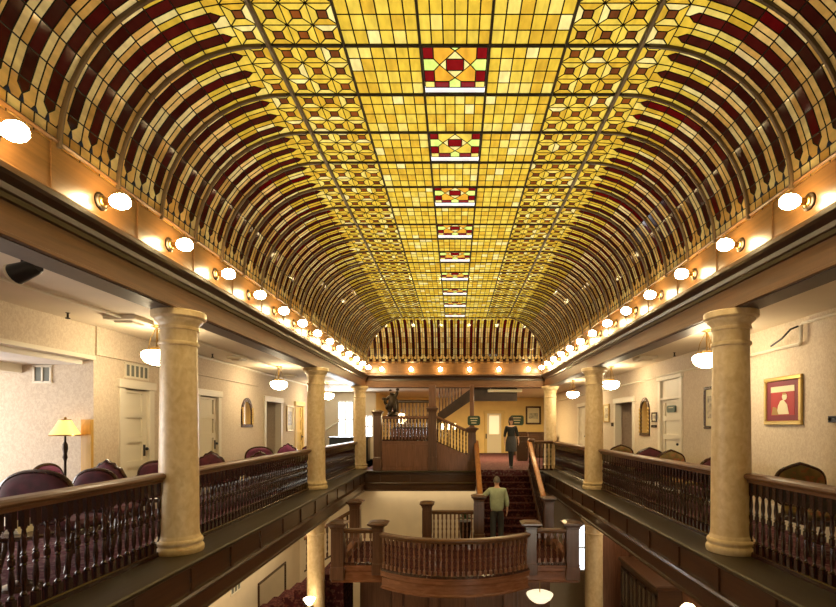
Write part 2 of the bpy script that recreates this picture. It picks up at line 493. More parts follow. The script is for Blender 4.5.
# attic over the galleries keeps daylight to the glass
b = MB(); b.box(-9.2, -3.38, YFRONT, YBACK, 3.1, 3.2); b.box(3.38, 6, YFRONT, YBACK, 3.1, 3.2); b.box(-9.2, 6, YB + 0.34, YBACK, 3.1, 3.2); struct('ceiling_attic', b, 'plaster')
# baseboards
b = MB(); y = YFRONT
for h0, h1, _ in RH: b.box(WR - 0.025, WR, y, h0 - 0.12, 0, 0.3); y = h1 + 0.12
b.box(WR - 0.025, WR, y, YBACK, 0, 0.3); struct('baseboard_right', b, 'white')
b = MB(); y = 7.05
for h0, h1, _ in LH: b.box(WL, WL + 0.025, y, h0 - 0.1, 0, 0.26); y = h1 + 0.1
b.box(WL, WL + 0.025, y, 17.2, 0, 0.26); struct('baseboard_left', b, 'white')
b = MB(); b.box(-8.9, -5.36, 7.02, 7.05, 0, 0.26); struct('baseboard_alcove', b, 'white')
b = MB(); b.box(-5.345, -5.2, 7.0, 7.05, 0, 1.53); struct('trim_2', b, wood('golden_oak', (0.55, 0.30, 0.05), (0.66, 0.40, 0.08), 0.4, (20, 20, 2)))

# ------------------------------------------------------------------ beam, crown and cove round the well (U shaped)
def U(prof, name, mat, num):
    b = MB(); n = len(prof)
    st = []
    for sx, yy in ((-1, YFRONT), (-1, None), (1, None), (1, YFRONT)):
        for o, z in prof: st.append((sx * (XV + o), (YB + o) if yy is None else yy, z))
    fs = []
    for i in range(3):
        for k in range(n):
            q = (k + 1) % n; fs.append((i * n + k, (i + 1) * n + k, (i + 1) * n + q, i * n + q))
    b.add(st, fs)
    return struct(name, b, mat)


U([(0.03, 2.745), (0.02, 2.75), (0.02, 2.775), (0.03, 2.78), (0.03, 2.985), (0.35, 2.985), (0.35, 2.745)], 'trim_3', 'beam', 3)
U([(0.06, 2.735), (0.06, 2.75), (0.325, 2.75), (0.325, 2.735)], 'trim_4', 'soffit', 4)
U([(0.03, 2.985), (0.0, 2.99), (0.0, 3.03), (-0.02, 3.04), (-0.03, 3.08), (-0.07, 3.12), (-0.10, 3.135), (-0.10, 3.175), (-0.085, 3.18), (0.06, 3.18), (0.06, 2.985)], 'trim_5', 'dark', 5)
U([(0.0, 3.18), (0.0, 3.60), (-0.012, 3.605), (-0.022, 3.62), (-0.012, 3.635), (0.0, 3.64), (0.06, 3.64), (0.06, 3.18)], 'trim_6', 'cove', 6)
U([(-0.03, 3.18), (-0.03, 3.215), (-0.015, 3.235), (0.0, 3.235), (0.0, 3.18)], 'trim_7', 'cove', 7)
b = MB()
BY = [3.207 + 1.009 * k for k in range(14)]
for k in range(-4, 14):
    y = 3.207 + 1.009 * k + 0.5045
    for s in (-1, 1):
        x = s * XV; b.box(min(x, x - s * 0.012), max(x, x - s * 0.012), y - 0.022, y + 0.022, 3.235, 3.60)
for k in range(-3, 4): b.box(k - 0.022, k + 0.022, YB - 0.012, YB, 3.235, 3.60)
struct('trim_8', b, 'cove')

# ------------------------------------------------------------------ gallery ledge and fascia
FX = 2.85
def gallery_edge(prof, name, mat, back):
    """profile (outward from the well, z) run along left, back, right"""
    b = MB()
    for s in (-1, 1):
        vs = []; n = len(prof)
        for yy in (YFRONT, None):
            for o, z in prof: vs.append((s * (FX + o), YFRONT if yy is not None else 15.5 + o, z))
        b.add(vs, [(k, (k + 1) % n, n + (k + 1) % n, n + k) for k in range(n)])
    for x0, x1 in ((-FX, 0.64), (2.44, FX)):
        vs = []
        for x in (x0, x1):
            for o, z in prof:
                xx = x
                if x == -FX: xx = x - o
                if x == FX: xx = x + o
                vs.append((xx, 15.5 + o, z))
        n = len(prof)
        b.add(vs, [(k, (k + 1) % n, n + (k + 1) % n, n + k) for k in range(n)] + [tuple(range(n)), tuple(range(n, 2 * n))])
    return struct(name, b, mat)


gallery_edge([(-0.06, -0.055), (-0.075, -0.04), (-0.075, -0.015), (-0.06, 0.0), (0.40, 0.003), (0.40, -0.055)], 'trim_9', 'ledge', True)
gallery_edge([(0.03, -0.055), (0.0, -0.06), (0.0, -0.10), (0.03, -0.11), (0.03, -0.36), (-0.005, -0.37), (-0.02, -0.40), (-0.005, -0.43), (0.02, -0.44), (0.02, -0.60), (-0.01, -0.61), (-0.01, -0.64), (0.25, -0.64), (0.25, -0.055)], 'trim_10', 'fascia', True)
b = MB()
for s in (-1, 1):
    y = 0.6
    while y < 15.4:
        x = s * (FX + 0.03); b.box(min(x, x - s * 0.022), max(x, x - s * 0.022), y - 0.03, y + 0.03, -0.36, -0.11); y += 0.95
x = -2.4
while x < 0.6: b.box(x - 0.03, x + 0.03, 15.508, 15.53, -0.36, -0.11); x += 0.95
struct('trim_11', b, 'fascia')

# ------------------------------------------------------------------ stained glass ceiling
sky = thing('stained_glass_ceiling', 'long barrel-vaulted stained glass skylight in yellow and maroon over the atrium', 'skylight', (0, 7, 3.6))


def mapv(s):
    def f(u, y, off=0.0):
        if u <= XF: return (s * u, y, ZTOP - off)
        t = (u - XF) / RV
        return (s * (XF + (RV - off) * math.sin(t)), y, ZC + (RV - off) * math.cos(t))
    return f


def mape(x, w, off=0.0):
    t = w / RV
    return (x, YE + (RV - off) * math.sin(t), ZC + (RV - off) * math.cos(t))


def hip_v(u, y):               # keep where <= 0
    t = max(0.0, (u - XF) / RV); return y - (YE + RV * math.sin(min(t, PI / 2)))


def hip_e(x, w): return abs(x) - (XF + RV * math.sin(min(w / RV, PI / 2)))


def clip(poly, g):
    out = []; n = len(poly)
    for i in range(n):
        a, b_ = poly[i], poly[(i + 1) % n]; ga, gb = g(*a), g(*b_)
        if ga <= 0: out.append(a)
        if (ga < 0 < gb) or (gb < 0 < ga):
            k = ga / (ga - gb); out.append((a[0] + (b_[0] - a[0]) * k, a[1] + (b_[1] - a[1]) * k))
    return out


def parea(p): return 0.5 * sum(p[i][0] * p[(i + 1) % len(p)][1] - p[(i + 1) % len(p)][0] * p[i][1] for i in range(len(p)))


def inset(poly, d):
    n = len(poly); res = []
    for i in range(n):
        p0, p1, p2 = Vector(poly[i - 1]), Vector(poly[i]), Vector(poly[(i + 1) % n])
        e0 = (p1 - p0); e1 = (p2 - p1)
        if e0.length < 1e-6 or e1.length < 1e-6: res.append(tuple(p1)); continue
        e0.normalize(); e1.normalize()
        n0 = Vector((-e0.y, e0.x)); n1 = Vector((-e1.y, e1.x))
        m = n0 + n1
        if m.length < 1e-4: m = n0
        else: m = m / max(0.35, m.dot(n0))
        res.append(tuple(p1 + m * d))
    return res


def pane(b, poly, mi, mf, d=0.005, g=None):
    d *= 1.25
    if g: poly = clip(poly, g)
    if len(poly) < 3: return
    A = parea(poly)
    if A < 0: poly = poly[::-1]; A = -A
    if A < 2e-4: return
    q = inset(poly, d)
    if parea(q) < 2e-5: return
    n = len(poly); base = len(b.v)
    b.v += [mf(u, v, 0.006) for u, v in poly] + [mf(u, v, 0.0) for u, v in q]
    for i in range(n):
        j = (i + 1) % n; b.face((base + i, base + j, base + n + j, base + n + i), 0)
    b.face([base + n + i for i in range(n)], mi)


def pick(l): return random.choice(l)


def square_motif(b, u0, u1, v0, v1, mf, g=None):
    cu, cv = (u0 + u1) / 2, (v0 + v1) / 2; hu, hv = (u1 - u0) * 0.19, (v1 - v0) * 0.19
    i = [(cu - hu, cv - hv), (cu + hu, cv - hv), (cu + hu, cv + hv), (cu - hu, cv + hv)]
    o = [(u0, v0), (u1, v0), (u1, v1), (u0, v1)]
    pane(b, i, pick([BR, BR, BR2]), mf, 0.005, g)
    for k in range(4): pane(b, [o[k], o[(k + 1) % 4], i[(k + 1) % 4], i[k]], pick(YEL), mf, 0.005, g)


US = 1.92                      # where the striped zone starts along the arc
UEND = XF + RV * PI / 2


def stripes(b, v0, v1, mf, us, ue, g=None, sw=False):
    """one module: maroon stripe between two pairs of straw strips, running along u"""
    W = v1 - v0; c = (v0 + v1) / 2; d0, d1 = c - W * 0.21, c + W * 0.21
    pa = (lambda p, m_: pane(b, [(y, x) for x, y in p], m_, mf, 0.0045, g)) if sw else (lambda p, m_: pane(b, p, m_, mf, 0.0045, g))
    ut, ub = us + 0.13, ue - 0.30
    n = 7; us_ = [ut + (ub - ut) * i / n for i in range(n + 1)]
    tone = lambda k: pick(YEL) if k < 2 else pick(TAN)
    # head
    pa([(us, v0), (us, c), (us + 0.04, c), (ut - 0.03, d0), (ut, d0), (ut, v0)], pick(YEL)); pa([(us, c), (us, v1), (ut, v1), (ut, d1), (ut - 0.03, d1), (us + 0.04, c)], pick(YEL))
    pa([(us + 0.04, c), (ut - 0.03, d0), (ut, d0), (ut, d1), (ut - 0.03, d1)], pick(DRK))
    dm = pick(DRK)
    for k in range(n):
        a, z = us_[k], us_[k + 1]
        pa([(a, v0), (z, v0), (z, d0), (a, d0)], tone(k)); pa([(a, d1), (z, d1), (z, v1), (a, v1)], tone(k))
        pa([(a, d0), (z, d0), (z, d1), (a, d1)], dm if random.random() < 0.75 else pick(DRK))
    # foot: pointed tail, hexagons, fan row
    t1, t2 = ub + 0.10, ub + 0.16
    pa([(ub, d0), (ub + 0.05, d0), (t1, c), (ub + 0.05, d1), (ub, d1)], dm)
    pa([(ub, v0), (t1 + 0.02, v0), (t2, v0 + W * 0.12), (t2, c - W * 0.08), (t1, c), (ub + 0.05, d0), (ub, d0)], pick(TAN))
    pa([(ub, v1), (t1 + 0.02, v1), (t2, v1 - W * 0.12), (t2, c + W * 0.08), (t1, c), (ub + 0.05, d1), (ub, d1)], pick(TAN))
    e1 = ue - 0.03
    if sw:
        for q, (a, z) in enumerate(((v0, c), (c, v1))): pa([(t2, a), (ue, a), (ue, z), (t2, z)], MA if q else pick(TAN))
        return
    pa([(t2, v0), (e1, v0), (e1 - 0.02, c), (t2, c)], pick(TAN)); pa([(t2, c), (e1 - 0.02, c), (e1, v1), (t2, v1)], pick(TAN))
    pa([(e1, v0), (ue, v0), (ue, v1), (e1, v1), (e1 - 0.02, c)], pick(TAN))


K0 = -9
for k in range(K0, 17):        # flat part, bay by bay
    y0 = PY + k * P; y1 = y0 + P
    near = k >= -1
    mf = lambda x, y, off=0.0: (x, y, ZTOP - off)
    if k % 2 == 0:             # raised ventilator with a medallion
        b = MB(); H = 0.06
        mh = lambda x, y, off=0.0: (x, y0 + y, ZTOP + H - off)
        R_ = lambda x: -x
        def both(p, m_):
            pane(b, p, m_, mh); pane(b, [(-x, y) for x, y in p], m_, mh)
        B = 0.1; X = 0.305; L = P - 0.012; mid = P / 2
        for ya, yb in ((0.012, B), (P - B, L)):
            both([(X - B, ya), (X, ya), (X, yb), (X - B, yb)], pick([Y5, Y3]))
        for sgn in (0, 1):
            f = (lambda y: y) if sgn == 0 else (lambda y: P - y)
            both([(0.06, f(0.012)), (X - B, f(0.012)), (X - B, f(B)), (0.06, f(B))], RD if k != 2 else RD)
            pane(b, [(-0.06, f(0.012)), (0.06, f(0.012)), (0.06, f(B)), (0, f(B + 0.05)), (-0.06, f(B))], GR, mh)
            both([(X - B, f(B)), (X, f(B)), (X, f(0.25)), (X - B, f(0.25))], RD)
            pane(b, [(-0.085, f(0.253)), (0, f(B + 0.05)), (0.085, f(0.253))], Y5, mh)
            both([(X - B, f(B)), (0.06, f(B)), (0, f(B + 0.05)), (0.085, f(0.253)), (0.15, f(mid)), (X - B, f(0.25))], OR if k != 2 else Y2)
        both([(X, 0.25), (X - B, 0.25), (0.15, mid), (X - B, P - 0.25), (X, P - 0.25)], GR)
        both([(0.085, 0.253), (0.15, mid), (0.085, P - 0.253)], Y5)
        pane(b, [(-0.085, 0.253), (0.085, 0.253), (0.085, P - 0.253), (-0.085, P - 0.253)], RD, mh)
        med = b.build('medallion_vent', GLASS_MATS, sky, True, False)
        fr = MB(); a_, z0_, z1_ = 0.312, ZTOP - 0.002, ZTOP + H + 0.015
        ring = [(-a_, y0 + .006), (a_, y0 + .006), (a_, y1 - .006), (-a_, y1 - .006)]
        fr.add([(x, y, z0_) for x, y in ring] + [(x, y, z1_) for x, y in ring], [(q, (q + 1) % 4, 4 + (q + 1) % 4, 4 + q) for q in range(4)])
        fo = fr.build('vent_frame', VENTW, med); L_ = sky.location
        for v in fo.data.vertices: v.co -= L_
    else:
        b = MB()
        for i in range(6):
            for j in range(4):
                pane(b, [(-0.315 + 0.105 * i, y0 + P / 4 * j), (-0.21 + 0.105 * i, y0 + P / 4 * j), (-0.21 + 0.105 * i, y0 + P / 4 * (j + 1)), (-0.315 + 0.105 * i, y0 + P / 4 * (j + 1))], pick(YEL), mf)
        b.build('grid_glass', GLASS_MATS, sky, True, False)
    for s in (-1, 1):
        b = MB(); mv = mapv(s); cw = (1.0 - 0.315) / 6
        for i in range(6):
            for j in range(4):
                a = 0.315 + cw * i; c = y0 + P / 4 * j
                pane(b, [(a, c), (a + cw, c), (a + cw, c + P / 4), (a, c + P / 4)], pick(YEL), mv)
        b.build('grid_glass', GLASS_MATS, sky, True, False)
        b = MB()
        for i in range(3):
            for j in range(3):
                square_motif(b, 1.0 + 0.22 * i, 1.22 + 0.22 * i, y0 + P / 3 * j, y0 + P / 3 * (j + 1), mv)
        b.build('star_glass', GLASS_MATS, sky, True, False)
for k in range(K0, 20):        # coves
    y0 = PY + k * P
    for s in (-1, 1):
        b = MB(); mv = mapv(s)
        for j in range(3):
            a, c = y0 + P / 3 * j, y0 + P / 3 * (j + 1)
            square_motif(b, 1.70, US, a, c, mv, hip_v)
            stripes(b, a, c, mv, US, UEND, hip_v)
        if b.f: b.build('cove_glass', GLASS_MATS, sky, True, False)
for k in range(-5, 5):         # end cove: bays across the width
    b = MB(); x0 = (k - 0.0) * P
    for j in range(3):
        a, c = x0 + P / 3 * j - P / 2 + P / 2, x0 + P / 3 * (j + 1)
        square_motif(b, a, c, 0.0, 0.20, mape, hip_e)
        stripes(b, a, c, mape, 0.20, RV * PI / 2, hip_e, True)
    if b.f: b.build('end_glass', GLASS_MATS, sky, True, False)
# ribs and bars


def bar(pts, name, mat, w, nrm, lat):
    """rectangular bar: pts on glass, nrm(i) into the room, lat(i) sideways; w=(half width, depth)"""
    b = MB(); n = len(pts); vs = []
    for i, p in enumerate(pts):
        p = Vector(p); N = Vector(nrm(i)); Lt = Vector(lat(i))
        for a, d in ((-w[0], -0.008), (-w[0], w[1] * .7), (-w[0] * .6, w[1]), (w[0] * .6, w[1]), (w[0], w[1] * .7), (w[0], -0.008)): vs.append(p + Lt * a + N * d)
    fs = []
    for i in range(n - 1):
        for k in range(6):
            q = (k + 1) % 6; fs.append((i * 6 + k, (i + 1) * 6 + k, (i + 1) * 6 + q, i * 6 + q))
    fs += [tuple(range(6)), tuple(range((n - 1) * 6, n * 6))]
    b.add(vs, fs)
    return b.build(name, mat, sky, True)


AN = 16
for k in range(K0, 20):
    y = PY + k * P
    smax = max(0.0, min(1.0, (y - YE) / RV)); t0 = math.asin(smax)
    for s in (-1, 1):
        if k < 19 and t0 < 1.5:
            ts = [t0 + (PI / 2 - t0) * i / AN for i in range(AN + 1)]
            bar([(s * (XF + RV * math.sin(t)), y, ZC + RV * math.cos(t)) for t in ts], 'arched_rib', 'rib', (0.017, 0.03),
                lambda i: (-s * math.sin(ts[i]), 0, -math.cos(ts[i])), lambda i: (0, 1, 0))
    if k <= 17:
        bar([(-XF, y, ZTOP), (XF, y, ZTOP)], 'cross_bar', 'darkrib', (0.013, 0.022), lambda i: (0, 0, -1), lambda i: (0, 1, 0))
for x in (-1.675, -1.0, -0.315, 0.315, 1.0, 1.675):
    brown = abs(x) > 1.5
    bar([(x, PY + K0 * P, ZTOP), (x, YE, ZTOP)], 'long_bar', 'rib' if brown else 'darkrib', (0.022 if brown else 0.012, 0.035 if brown else 0.024), lambda i: (0, 0, -1), lambda i: (1, 0, 0))
for k in range(-4, 5):
    x = k * P
    t0 = math.asin(max(0.0, min(1.0, (abs(x) - XF) / RV)))
    ts = [t0 + (PI / 2 - t0) * i / AN for i in range(AN + 1)]
    bar([mape(x, t * RV) for t in ts], 'end_rib', 'rib', (0.014, 0.025), lambda i: (0, -math.sin(ts[i]), -math.cos(ts[i])), lambda i: (1, 0, 0))
for s in (-1, 1):              # hips
    ts = [PI / 2 * i / AN for i in range(AN + 1)]
    bar([(s * (XF + RV * math.sin(t)), YE + RV * math.sin(t), ZC + RV * math.cos(t)) for t in ts], 'hip_rib', 'rib', (0.022, 0.035),
        lambda i: Vector((-s * math.sin(ts[i]) * .7, -math.sin(ts[i]) * .7, -math.cos(ts[i]))).normalized(), lambda i: Vector((s, -1, 0)).normalized())
for nm, xx, yy in (('left', -0.9, 6.0),):
    pass

# ------------------------------------------------------------------ globe bulbs on the cove
BG = 'globe bulbs along the cove'


def make_bulb(label, loc, rz):
    t = thing('globe_lamp', label, 'lamp', loc, rz, BG)
    s = MB(); R = Matrix.Rotation(PI / 2, 4, 'Y')
    s.lathe([(0.055, 0.0), (0.055, 0.018), (0.045, 0.03), (0.03, 0.035), (0.028, 0.075), (0.034, 0.08), (0.034, 0.095), (0.02, 0.1)], 14, mat=R)
    s.build('socket', 'brass', t)
    s = MB(); s.lathe([(0.075, -0.001), (0.075, 0.012), (0.06, 0.022), (0.056, 0.022)], 18, mat=R); s.build('backplate', 'bronze', t)
    g = MB(); g.lathe([(0.03, 0.085), (0.036, 0.10), (0.050, 0.116), (0.061, 0.142), (0.065, 0.175), (0.061, 0.208), (0.046, 0.233), (0.025, 0.246), (0.0, 0.25)], 18, mat=R)
    g.build('globe', 'bulb', t)
    return t


bulb0 = None


def put_bulb(label, loc, rz):
    global bulb0
    if bulb0 is None: bulb0 = make_bulb(label, loc, rz); return bulb0
    return dup(bulb0, loc, rz, label)


ZBU = 3.372
for k in range(14):
    put_bulb('glowing globe bulb on the left cove, %s of its row from the camera' % ORD[k], (-XV, BY[k], ZBU), 0)
for k in range(1, 14):
    put_bulb('glowing globe bulb on the right cove, %s of its row from the camera' % ORD[k - 1], (XV, BY[k], ZBU), PI)
for k, x in enumerate((-2.5, -1.5, -0.5, 0.5, 1.5, 2.5)):
    put_bulb('small glowing globe bulb on the far end cove, %s from the left' % ['first', 'second', 'third', 'fourth', 'fifth', 'sixth'][k], (x, YB, ZBU - 0.02), -PI / 2)

# ------------------------------------------------------------------ columns
def make_column(label, loc, h=2.745):
    t = thing('column', label, 'column', loc, 0, 'marbled gallery columns')
    q = MB(); q.lathe([(0.255, 0), (0.262, 0.02), (0.262, 0.055), (0.255, 0.075), (0.24, 0.085), (0.24, 0.10), (0.25, 0.11), (0.253, 0.13), (0.245, 0.15), (0.228, 0.16), (0.225, 0.175), (0.215, 0.2)], 36)
    q.build('base', 'column', t)
    q = MB(); q.lathe([(0.215, 0.2), (0.210, 0.25), (0.207, 0.8), (0.199, 1.6), (0.190, h - 0.41), (0.190, h - 0.40), (0.206, h - 0.395), (0.213, h - 0.375), (0.206, h - 0.355), (0.190, h - 0.35), (0.190, h - 0.22)], 36)
    q.build('shaft', 'column', t)
    q = MB(); q.lathe([(0.190, h - 0.22), (0.208, h - 0.218), (0.212, h - 0.20), (0.208, h - 0.182), (0.200, h - 0.18), (0.203, h - 0.165), (0.225, h - 0.135), (0.247, h - 0.115), (0.250, h - 0.095), (0.265, h - 0.093), (0.284, h - 0.075), (0.284, h - 0.015), (0.276, h - 0.008)], 36)
    q.build('capital', 'column', t)
    return t


YC = [5.63, 11.17, 16.3]
XC = 3.17
cn = ['nearest', 'second', 'farthest']
col0 = None
for s, nm in ((-1, 'left'), (1, 'right')):
    for i, y in enumerate(YC):
        lb = 'cream marbled round column on the %s gallery, %s from the camera' % (nm, cn[i])
        x = s * (XC if i < 2 else 3.17)
        if col0 is None: col0 = make_column(lb, (x, y, 0.002))
        else: dup(col0, (x, y, 0.002), random.random() * 6, lb)
lc = make_column('pale lobby column below the left gallery beside the landing', (-3.17, 11.17, LOB), -0.64 - LOB)
dup(lc, (3.17, 11.17, LOB), 0, 'pale lobby column below the right gallery beside the landing')


# ------------------------------------------------------------------ balustrades
def baluster_mesh(h):
    """turned baluster, square blocks at foot, middle and head"""
    b = MB(); r = 0.024
    b.box(-r, r, -r, r, 0, h * 0.13)
    b.lathe([(0.018, h * .13), (0.024, h * .145), (0.015, h * .165), (0.013, h * .18), (0.019, h * .23), (0.022, h * .30), (0.018, h * .37), (0.013, h * .42), (0.022, h * .435), (0.013, h * .45), (0.024, h * .465), (0.024, h * .52), (0.013, h * .535), (0.022, h * .55), (0.013, h * .57), (0.020, h * .63), (0.021, h * .68), (0.013, h * .79), (0.021, h * .805), (0.021, h * .82)], 8)
    b.box(-r, r, -r, r, h * 0.82, h)
    return b


BAL_PROTO = {}
HR_PROF = [(-0.05, 0.0), (-0.055, 0.03), (-0.085, 0.045), (-0.095, 0.065), (-0.09, 0.085), (-0.06, 0.10), (0.06, 0.10), (0.09, 0.085), (0.095, 0.065), (0.085, 0.045), (0.055, 0.03), (0.05, 0.0)]


def seg_len(path): return [(Vector(path[i + 1]) - Vector(path[i])).to_2d().length for i in range(len(path) - 1)]


def at_len(path, L, d):
    for i, l in enumerate(L):
        if d <= l or i == len(L) - 1:
            k = d / l; p = Vector(path[i]).lerp(Vector(path[i + 1]), k); e = Vector(path[i + 1]) - Vector(path[i]); return p, math.atan2(e.y, e.x)
        d -= l


def balustrade(label, path, h=0.91, spacing=0.105, group='mahogany balustrades', mats=('rail', 'balu', 'balu'), prof=HR_PROF, bottom=0.05, name='balustrade', lab2='turned baluster'):
    """path: base line of the rail"""
    t = thing(name, label, 'railing', path[0], 0, group)
    o = Vector(path[0]); pp = [Vector(p) - o for p in path]
    b = MB(); b.sweep([(a, z + h - 0.10) for a, z in prof], pp); b.build('handrail', mats[0], t)
    b = MB(); b.sweep([(-0.035, 0), (-0.035, bottom - 0.01), (-0.025, bottom), (0.025, bottom), (0.035, bottom - 0.01), (0.035, 0)], pp); b.build('bottom_rail', mats[1], t)
    bh = round(h - 0.10 - bottom + 0.004, 3)
    L = seg_len(pp); T = sum(L); n = max(1, int(T / spacing)); key = (bh, mats[2])
    for i in range(n):
        p, a = at_len(pp, L, (i + 0.5) * T / n)
        if key not in BAL_PROTO:
            q = baluster_mesh(bh).build('baluster', mats[2], t); BAL_PROTO[key] = q
        else:
            q = BAL_PROTO[key].copy(); COL.objects.link(q); q.parent = t
        q.location = p + Vector((0, 0, bottom - 0.002)); q.rotation_euler = (0, 0, a)
    return t


XR = 3.29
bays = [(-0.9, 5.50), (5.92, 10.92), (11.42, 16.08)]
for s, nm in ((-1, 'left'), (1, 'right')):
    for i, (a, c) in enumerate(bays):
        lb = ['dark mahogany balustrade on the %s gallery before its nearest column', 'dark mahogany balustrade on the %s gallery between nearest and second columns', 'dark mahogany balustrade on the %s gallery between second and farthest columns'][i] % nm
        balustrade(lb, [(s * XR, a, 0.003), (s * XR, c, 0.003)])

# ------------------------------------------------------------------ main stair, landing and newels
def newel(label, loc, h, w=0.24, mat='newel', capw=None, group='square newel posts', name='newel_post'):
    t = thing(name, label, 'post', loc, 0, group); r = w / 2; c = (capw or w * 1.55) / 2
    b = MB(); b.bev(-r * 1.15, r * 1.15, -r * 1.15, r * 1.15, 0, h * 0.22, 0.012); b.build('plinth', mat, t)
    b = MB(); b.box(-r, r, -r, r, h * 0.2, h - 0.13)
    for a in range(4):
        R = Matrix.Rotation(a * PI / 2, 4, 'Z')
        b.box(-r * .62, r * .62, -r - 0.008, -r, h * 0.3, h - 0.22, mat=R)
    b.build('shaft', mat, t)
    b = MB()
    for (r0, z0, r1, z1) in ((r, h - 0.15, r * 1.12, h - 0.13), (r * 1.12, h - 0.13, r * 1.12, h - 0.11), (r * 1.1, h - 0.11, c * 0.96, h - 0.05), (c, h - 0.05, c, h - 0.02), (c * 0.95, h - 0.02, c * 0.6, h + 0.015)):
        b.add([(x * q, y * q, z) for q, z in ((r0, z0), (r1, z1)) for x, y in ((-1, -1), (1, -1), (1, 1), (-1, 1))], [(0, 1, 5, 4), (1, 2, 6, 5), (2, 3, 7, 6), (3, 0, 4, 7), (3, 2, 1, 0), (4, 5, 6, 7)])
    b.build('cap', mat, t)
    return t


SX0, SX1, SYT, RISE, TREAD, NST = 0.71, 2.35, 15.8, 0.17, 0.28, 10
ZL = -RISE * NST               # landing level (-1.7)
stair = thing('staircase', 'carpeted straight staircase rising from the landing to the back gallery', 'staircase', (1.53, 14.4, ZL))
for n in range(1, NST):
    z = -RISE * n; y1 = SYT - TREAD * (n - 1); y0 = y1 - TREAD
    b = MB(); b.bev(SX0, SX1, y0 - 0.025, y1, z - 0.045, z, 0.012); b.box(SX0, SX1, y0, y1 + 0.3 * 0, z - RISE * (NST - n), z - 0.045)
    b.build('step', 'stairrug', stair, True)
for x in (SX0 - 0.05, SX1):
    b = MB(); yb = SYT - TREAD * (NST - 1) - 0.05
    poly = [(SYT, 0.06), (SYT, -0.3), (SYT - 1.2, -1.3), (yb + 0.0, ZL), (yb - 0.12, ZL), (yb - 0.12, ZL + 0.3)]
    b.prism(poly, lambda y, z: (x, y, z), lambda y, z: (x + 0.05, y, z)); b.build('stringer', 'panel', stair, True)
# sloped rails: base follows the nosing line
YN, ZN = 13.08, ZL + 0.22
SRP = [(-0.035, 0.0), (-0.05, 0.03), (-0.05, 0.07), (-0.03, 0.10), (0.03, 0.10), (0.05, 0.07), (0.05, 0.03), (0.035, 0.0)]
SRP2 = [(a * 1.5, z) for a, z in SRP]
balustrade('sloping orange-brown stair rail on the left side of the carpeted stair', [(SX0 - 0.03, YN, ZL + 0.30), (SX0 - 0.03, 15.72, 0.04)], 0.92, 0.14, 'sloping stair rails', ('orange', 'dark', 'balu'), SRP2, 0.05)
balustrade('sloping orange-brown stair rail on the right side of the carpeted stair', [(SX1 + 0.03, YN, ZL + 0.30), (SX1 + 0.03, 15.72, 0.04)], 0.92, 0.14, 'sloping stair rails', ('orange', 'dark', 'balu'), SRP2, 0.05)
newel('dark newel post at the foot of the stair beside the climbing man', (SX0 - 0.08, 12.95, ZL), 1.30, 0.26)
newel('dark newel post at the stair foot on its right side', (SX1 + 0.12, 12.95, ZL), 1.25, 0.24)
newel('newel post at the top right of the carpeted stair', (SX1 + 0.1, 15.72, 0.003), 1.0, 0.14)
# landing
CUR = []
for i in range(17):
    a = -1 + 2 * i / 16.0; R = 2.2; xx = 1.5 * a
    CUR.append((xx, 9.5 + R - math.sqrt(R * R - xx * xx)))
edge = [(-2.62, 10.45), (-1.5, 10.45)] + CUR[0:] + [(1.5, 10.45), (2.62, 10.45)]
CUR0 = CUR[0][1]
land = thing('stair_landing', 'half-way stair landing with a bow-fronted balcony over the lobby', 'landing', (0, 11.5, ZL))
b = MB(); poly = edge + [(2.62, 13.3), (-2.62, 13.3)]
b.prism(poly, lambda x, y: (x, y, ZL - 0.06), lambda x, y: (x, y, ZL)); b.build('deck', 'stairrug', land, True)
b = MB(); sk = [(-0.03, -0.20), (-0.03, -0.17), (-0.005, -0.15), (-0.005, 0.02), (-0.03, 0.05), (-0.03, 0.12), (-0.045, 0.13), (-0.045, 0.165), (0.10, 0.165), (0.10, -0.20)]
b.sweep(sk, [(x, y, ZL) for x, y in edge]); b.build('skirt', wood('balcony_skirt_wood', (0.14, 0.05, 0.022), (0.24, 0.10, 0.05), 0.25, (4, 4, 20)), land, True)
for s in (-1, 1):
    b = MB(); b.sweep([(s * a, z) for a, z in sk], [(s * 2.62, 10.45, ZL), (s * 2.62, 13.3, ZL)]); b.build('side_skirt', 'panel', land, True)
b = MB(); b.prism([(x * 0.97, y + 0.12) for x, y in edge] + [(2.5, 13.2), (-2.5, 13.2)], lambda x, y: (x, y, ZL - 0.22), lambda x, y: (x, y, ZL - 0.06)); b.build('soffit', 'dark', land, True)
BZ = ZL + 0.165
BRP = [(-0.05, 0.0), (-0.06, 0.03), (-0.085, 0.05), (-0.085, 0.075), (-0.06, 0.09), (0.06, 0.09), (0.085, 0.075), (0.085, 0.05), (0.06, 0.03), (0.05, 0.0)]
balustrade('bow-fronted balcony balustrade curving out from the stair landing', [(x, y, BZ) for x, y in CUR], 0.78, 0.108, 'landing balustrades', ('rail', 'balu', 'panel'), BRP, 0.05)
balustrade('short straight landing balustrade left of the bowed balcony', [(-2.38, 10.48, BZ), (-1.74, 10.48, BZ)], 0.78, 0.108, 'landing balustrades', ('rail', 'balu', 'panel'), BRP)
balustrade('short straight landing balustrade right of the bowed balcony', [(1.74, 10.48, BZ), (2.38, 10.48, BZ)], 0.78, 0.108, 'landing balustrades', ('rail', 'balu', 'panel'), BRP)
newel('square newel post at the outer left corner of the landing', (-2.50, 10.5, BZ - 0.3), 1.22, 0.26)
newel('square newel post where the bowed balcony starts on the left', (-1.64, 10.5, BZ - 0.2), 1.12, 0.22, capw=0.42)
newel('square newel post where the bowed balcony ends on the right', (1.62, 10.5, BZ - 0.2), 1.12, 0.22, capw=0.42)
newel('square newel post at the outer right corner of the landing', (2.50, 10.5, BZ - 0.3), 1.22, 0.26)
